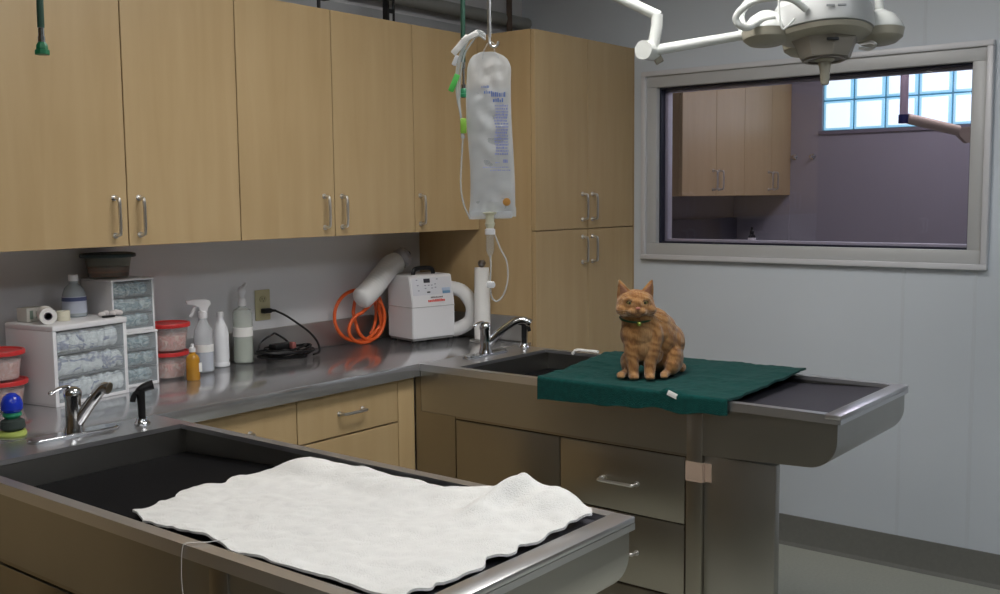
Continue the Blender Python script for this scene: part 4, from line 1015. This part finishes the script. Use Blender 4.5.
# ------------------------------------------------------------------ the cat
CT = (-1.315, -1.501, .9265)
def fur():
    M = bpy.data.materials.new('ginger tabby fur'); M.use_nodes = True
    nt = M.node_tree; b_ = nt.nodes['Principled BSDF']; N = nt.nodes.new; L = nt.links.new
    tc = N('ShaderNodeTexCoord')
    n1 = N('ShaderNodeTexNoise'); n1.inputs['Scale'].default_value = 14; n1.inputs['Detail'].default_value = 3
    L(tc.outputs['Object'], n1.inputs['Vector'])
    mp = N('ShaderNodeMapping'); mp.inputs['Rotation'].default_value = (R(12), R(-28), 0); L(tc.outputs['Object'], mp.inputs['Vector'])
    wv = N('ShaderNodeTexWave'); wv.bands_direction = 'Z'; wv.inputs['Scale'].default_value = 12; wv.inputs['Distortion'].default_value = 9; wv.inputs['Detail'].default_value = 2; wv.inputs['Detail Scale'].default_value = 1.4
    L(mp.outputs['Vector'], wv.inputs['Vector'])
    mpn = N('ShaderNodeMapping'); mpn.inputs['Scale'].default_value = (260, 260, 60); L(tc.outputs['Object'], mpn.inputs['Vector'])
    n2 = N('ShaderNodeTexNoise'); n2.inputs['Scale'].default_value = 1; n2.inputs['Detail'].default_value = 4
    L(mpn.outputs['Vector'], n2.inputs['Vector'])
    a = N('ShaderNodeMath'); a.operation = 'MULTIPLY_ADD'; a.inputs[1].default_value = .30; L(wv.outputs['Fac'], a.inputs[0])
    c = N('ShaderNodeMath'); c.operation = 'MULTIPLY_ADD'; c.inputs[1].default_value = .45; L(n2.outputs['Fac'], c.inputs[0])
    m1 = N('ShaderNodeMath'); m1.operation = 'MULTIPLY'; m1.inputs[1].default_value = .30; L(n1.outputs['Fac'], m1.inputs[0])
    L(m1.outputs[0], c.inputs[2]); L(c.outputs[0], a.inputs[2])
    cr = N('ShaderNodeValToRGB'); e = cr.color_ramp.elements
    e[0].position = .28; e[0].color = (.17, .070, .020, 1); e[1].position = .66; e[1].color = (.36, .185, .066, 1)
    q = e.new(.46); q.color = (.27, .125, .040, 1)
    L(a.outputs[0], cr.inputs[0])
    # paler muzzle, chest and paws as vertex attribute
    at = N('ShaderNodeAttribute'); at.attribute_name = 'pale'
    mx = N('ShaderNodeMix'); mx.data_type = 'RGBA'; L(at.outputs['Fac'], mx.inputs[0]); L(cr.outputs[0], mx.inputs[6]); mx.inputs[7].default_value = (.38, .24, .12, 1)
    at2 = N('ShaderNodeAttribute'); at2.attribute_name = 'stripe'
    mx2 = N('ShaderNodeMix'); mx2.data_type = 'RGBA'; L(at2.outputs['Fac'], mx2.inputs[0]); L(mx.outputs[2], mx2.inputs[6]); mx2.inputs[7].default_value = (.22, .08, .025, 1)
    L(mx2.outputs[2], b_.inputs['Base Color'])
    b_.inputs['Roughness'].default_value = .8; b_.inputs['Specular IOR Level'].default_value = .2; b_.inputs['Sheen Weight'].default_value = .3
    bp = N('ShaderNodeBump'); bp.inputs['Strength'].default_value = .8; bp.inputs['Distance'].default_value = .004
    L(n2.outputs['Fac'], bp.inputs['Height']); L(bp.outputs['Normal'], b_.inputs['Normal'])
    return M
t = thing('cat', 'ginger tabby cat with a green collar sitting on the dark green towel', 'cat', CT, VR)
b = BM()
def limb(pts, rs, n=14):
    P = spline(pts, 6); k = len(P)
    def rf(q):
        f = q*(len(rs)-1); i = min(int(f), len(rs)-2); return rs[i]+(rs[i+1]-rs[i])*(f-i)
    tube(b, P, 1, n, rf=rf)
    ell(b, P[0], (rs[0],)*3, None, 2); ell(b, P[-1], (rs[-1],)*3, None, 2)
RY = lambda d: Matrix.Rotation(R(d), 4, 'Y')
RX = lambda d: Matrix.Rotation(R(d), 4, 'X')
RZ = lambda d: Matrix.Rotation(R(d), 4, 'Z')
# trunk: haunches (right, behind) to chest
ell(b, (.062, .098, .070), (.062, .078, .070))
ell(b, (.064, .085, .108), (.056, .062, .060), RX(-20))
ell(b, (.048, .062, .148), (.056, .052, .058), RX(-25))
ell(b, (.022, .038, .176), (.056, .046, .050), RX(-20))
ell(b, (-.022, .014, .172), (.064, .048, .048), RX(-10))
ell(b, (-.028, .006, .142), (.063, .048, .056))
ell(b, (-.018, .004, .100), (.050, .042, .050))
ell(b, (.004, .030, .080), (.050, .050, .050))
ell(b, (-.034, .004, .196), (.056, .044, .040))
ell(b, (-.040, .002, .214), (.052, .042, .030))
ell(b, (.074, .088, .104), (.062, .066, .066))
ell(b, (.052, .056, .120), (.052, .054, .066))
ell(b, (.034, .040, .150), (.052, .046, .056), RX(-20))
# thighs and hind feet
ell(b, (.092, .062, .056), (.034, .058, .056), RZ(-12) @ RX(15))
ell(b, (.082, .030, .034), (.026, .034, .032))
limb([(.078, .045, .016), (.064, .014, .013), (.052, -.006, .011)], [.014, .0135, .0130])
ell(b, (.050, -.014, .0105), (.0135, .018, .0105))
ell(b, (-.052, .056, .040), (.030, .050, .040), RZ(10))
limb([(-.058, .040, .016), (-.074, .010, .013), (-.086, -.006, .011)], [.014, .0135, .0125])
ell(b, (-.089, -.012, .0115), (.0155, .017, .0112))
# shoulders and forelegs
ell(b, (-.046, -.002, .140), (.026, .030, .050)); ell(b, (.022, .002, .138), (.028, .032, .050))
limb([(-.052, -.004, .130), (-.054, -.012, .085), (-.053, -.020, .050), (-.050, -.026, .018)], [.0300, .0260, .0200, .0170])
limb([(.016, -.002, .128), (.010, -.012, .085), (.004, -.020, .050), (.001, -.028, .018)], [.0320, .0270, .0205, .0175])
for x, y in ((-.0515, -.034), (-.0005, -.036)):
    ell(b, (x, y, .0115), (.0178, .0215, .0118))
    for k in (-1, 0, 1): ell(b, (x+k*.0098, y-.0185+abs(k)*.003, .0085), (.0062, .0085, .0078), None, 2)
for x, y in ((-.091, -.024), (.048, -.028)):
    for k in (-1, 0, 1): ell(b, (x+k*.0080, y-.002+abs(k)*.002, .0075), (.0055, .0075, .0068), None, 2)
# tail curled round behind and along the right side
limb([(.045, .175, .020), (.100, .160, .018), (.128, .110, .016), (.122, .066, .014)], [.020, .017, .015, .010])
# head, turned to the camera
nb = len(b.verts)
hx, hy, hz = -.043, -.016, .243
ell(b, (hx, hy, hz), (.0530, .0440, .0425))
ell(b, (hx, hy-.004, hz-.012), (.0560, .0360, .0300))
ell(b, (hx, hy+.004, hz+.016), (.0440, .0360, .0280))
ell(b, (hx-.034, hy-.012, hz-.016), (.022, .024, .020)); ell(b, (hx+.034, hy-.012, hz-.016), (.022, .024, .020))
ell(b, (hx, hy-.034, hz+.004), (.0140, .0170, .0190), RX(-18))           # bridge of the nose
ell(b, (hx-.0110, hy-.0360, hz-.0190), (.0165, .0150, .0125)); ell(b, (hx+.0110, hy-.0360, hz-.0190), (.0165, .0150, .0125))
ell(b, (hx, hy-.0340, hz-.0305), (.0125, .0120, .0085))                   # chin
ell(b, (hx-.021, hy-.028, hz+.0180), (.017, .012, .0070), RY(-12)); ell(b, (hx+.021, hy-.028, hz+.0180), (.017, .012, .0070), RY(12))
for s_ in (-1, 1):      # ears : cupped cones
    base = Vector((hx+s_*.0290, hy+.004, hz+.022)); tip = Vector((hx+s_*.0455, hy+.000, hz+.074))
    for i in range(16):
        q = i/15; p = base.lerp(tip, q); r_ = .0235*(1-q)**.75+.0012
        ell(b, p, (r_, .0052*(1-q*.6)+.0012, r_*.62+.001), RZ(s_*18) @ RY(s_*14), 2)
b.verts.ensure_lookup_table()
HS = Matrix.Translation((hx, hy, hz)) @ Matrix.Diagonal((1.17, 1.10, 1.06, 1)) @ Matrix.Translation((-hx, -hy, -hz))
for v in b.verts[nb:]: v.co = HS @ v.co
me = mesh_of('body', b)
tmp = bpy.data.objects.new('tmp', me); COL.objects.link(tmp)
md = tmp.modifiers.new('r', 'REMESH'); md.mode = 'VOXEL'; md.voxel_size = .0026; md.use_smooth_shade = True
m2 = tmp.modifiers.new('s', 'SMOOTH'); m2.factor = .5; m2.iterations = 12
bpy.context.view_layer.update()
dg = bpy.context.evaluated_depsgraph_get()
me2 = bpy.data.meshes.new_from_object(tmp.evaluated_get(dg)); me2.name = 'body'
bpy.data.objects.remove(tmp)
NRM = [v.normal.copy() for v in me2.vertices]
pale = me2.attributes.new('pale', 'FLOAT', 'POINT'); st = me2.attributes.new('stripe', 'FLOAT', 'POINT')
def bump3(p, c, r): 
    d = math.sqrt(sum(((p[i]-c[i])/r[i])**2 for i in range(3))); return max(0., min(1., 1.6*(1-d)))
pv, sv = [], []
for v in me2.vertices:
    p = v.co
    a = .40*bump3(p, (hx, hy-.045, hz-.022), (.030, .030, .020))+.45*bump3(p, (-.014, -.03, .125), (.032, .04, .085))
    for s_ in (-1, 1): a += .7*bump3(p, (hx+s_*.021, hy-.035, hz+.0165), (.014, .02, .006))+.5*bump3(p, (hx+s_*.024, hy-.04, hz+.002), (.016, .03, .006))
    for x, y in ((-.0515, -.040), (-.0005, -.042), (-.09, -.02), (.052, -.03)): a += .35*bump3(p, (x, y, .006), (.03, .03, .022))
    s = 0
    for k in (-1.6, -.55, .55, 1.6):      # forehead stripes
        s += .7*bump3(p, (hx+k*.0085, hy-.02, hz+.034), (.0032, .05, .019))
    for s_ in (-1, 1):
        for k in (0, 1, 2): s += .55*bump3(p, (hx+s_*.044, hy-.015, hz+.002-.012*k), (.018, .03, .0032))
        for k in range(4): s += .40*bump3(p, ((-.048 if s_ < 0 else .014), -.02, .048+.022*k), (.03, .035, .0045))
    for k in range(6): s += .40*bump3(p, (.085, .02+.018*k, .085+.012*k), (.04, .006, .07))
    # low-amplitude fur tufting
    d = noise.noise(Vector((p.x*70, p.y*70, p.z*22)))*.0011
    if p.z > .012: v.co = p+NRM[v.index]*d
    pv.append(min(.85, a)); sv.append(min(.8, s))
pale.data.foreach_set('value', pv); st.data.foreach_set('value', sv)
me2.shade_smooth(); me2.materials.clear(); me2.materials.append(fur())
body = bpy.data.objects.new('body', me2); COL.objects.link(body); body.parent = t
def hs(bm):
    for v in bm.verts: v.co = HS @ v.co
M_ear = mat('pink inner ear', (.27, .13, .075), .8)
for s_ in (-1, 1):
    b = BM(); base = Vector((hx+s_*.0300, hy-.0035, hz+.030)); tip = Vector((hx+s_*.0435, hy-.0032, hz+.064))
    for i in range(8):
        q = i/7; p = base.lerp(tip, q); r_ = .0130*(1-q)**.85+.0008; ell(b, p, (r_, .0026, r_*.55+.001), RZ(s_*18) @ RY(s_*14), 2)
    hs(b); obj('inner_ear', b, M_ear, t)
    ex, ez = hx+s_*.0205, hz+.0065
    b = BM(); ell(b, (ex, hy-.0345, ez), (.0088, .0068, .0062), RY(s_*-14)); hs(b); e_ = obj('eye', b, mat('amber eye', (.22, .19, .06), .08, coat=1), t)
    b = BM(); ell(b, (ex, hy-.0400, ez), (.0026, .0022, .0045)); hs(b); obj('pupil', b, M_blackpl, e_)
    b = BM(); tube(b, spline([(ex-.0095, hy-.0355, ez-s_*.002), (ex-.004, hy-.0405, ez+.0062), (ex+.004, hy-.0405, ez+.0062), (ex+.0095, hy-.0355, ez+s_*.002)], 5), .0012, 6); hs(b); obj('eye_rim', b, mat('dark eye rim', (.08, .03, .015), .6), t)
b = BM(); ell(b, (hx, hy-.0540, hz-.0085), (.0068, .0040, .0048)); hs(b); obj('nose', b, mat('pink nose', (.45, .17, .12), .45), t)
b = BM()
for s_ in (-1, 1): tube(b, spline([(hx, hy-.0555, hz-.0125), (hx, hy-.0552, hz-.0205), (hx+s_*.006, hy-.0535, hz-.0255), (hx+s_*.012, hy-.0490, hz-.0250)], 5), .0009, 6)
hs(b); obj('mouth', b, mat('mouth line', (.10, .04, .02), .7), t)
for s_ in (-1, 1):
    b = BM()
    for k in range(4): tube(b, spline([(hx+s_*.018, hy-.050, hz-.016-.003*k), (hx+s_*.040, hy-.058, hz-.014-.006*k), (hx+s_*.066, hy-.052, hz-.020-.010*k)], 4), .00025, 4)
    hs(b); obj('whiskers', b, mat('whisker', (.40, .36, .30), .6), t)
b = BM(); tube(b, [(-.040+.0500*math.cos(a), .000+.0425*math.sin(a), .1960+.010*math.sin(a)) for a in [2*PI*i/30 for i in range(31)]], .0042, 10, flat=.75); obj('collar', b, mat('green collar cloth', (.012, .060, .022), .6), t)
b = BM(); lathe(b, [(0, 0), (.0065, .002), (.0085, .008), (.0065, .014), (.002, .017), (0, .017)], (-.036, -.0490, .174), 18); obj('collar_tag', b, mat('green gold tag', (.30, .36, .08), .25, .7), t)
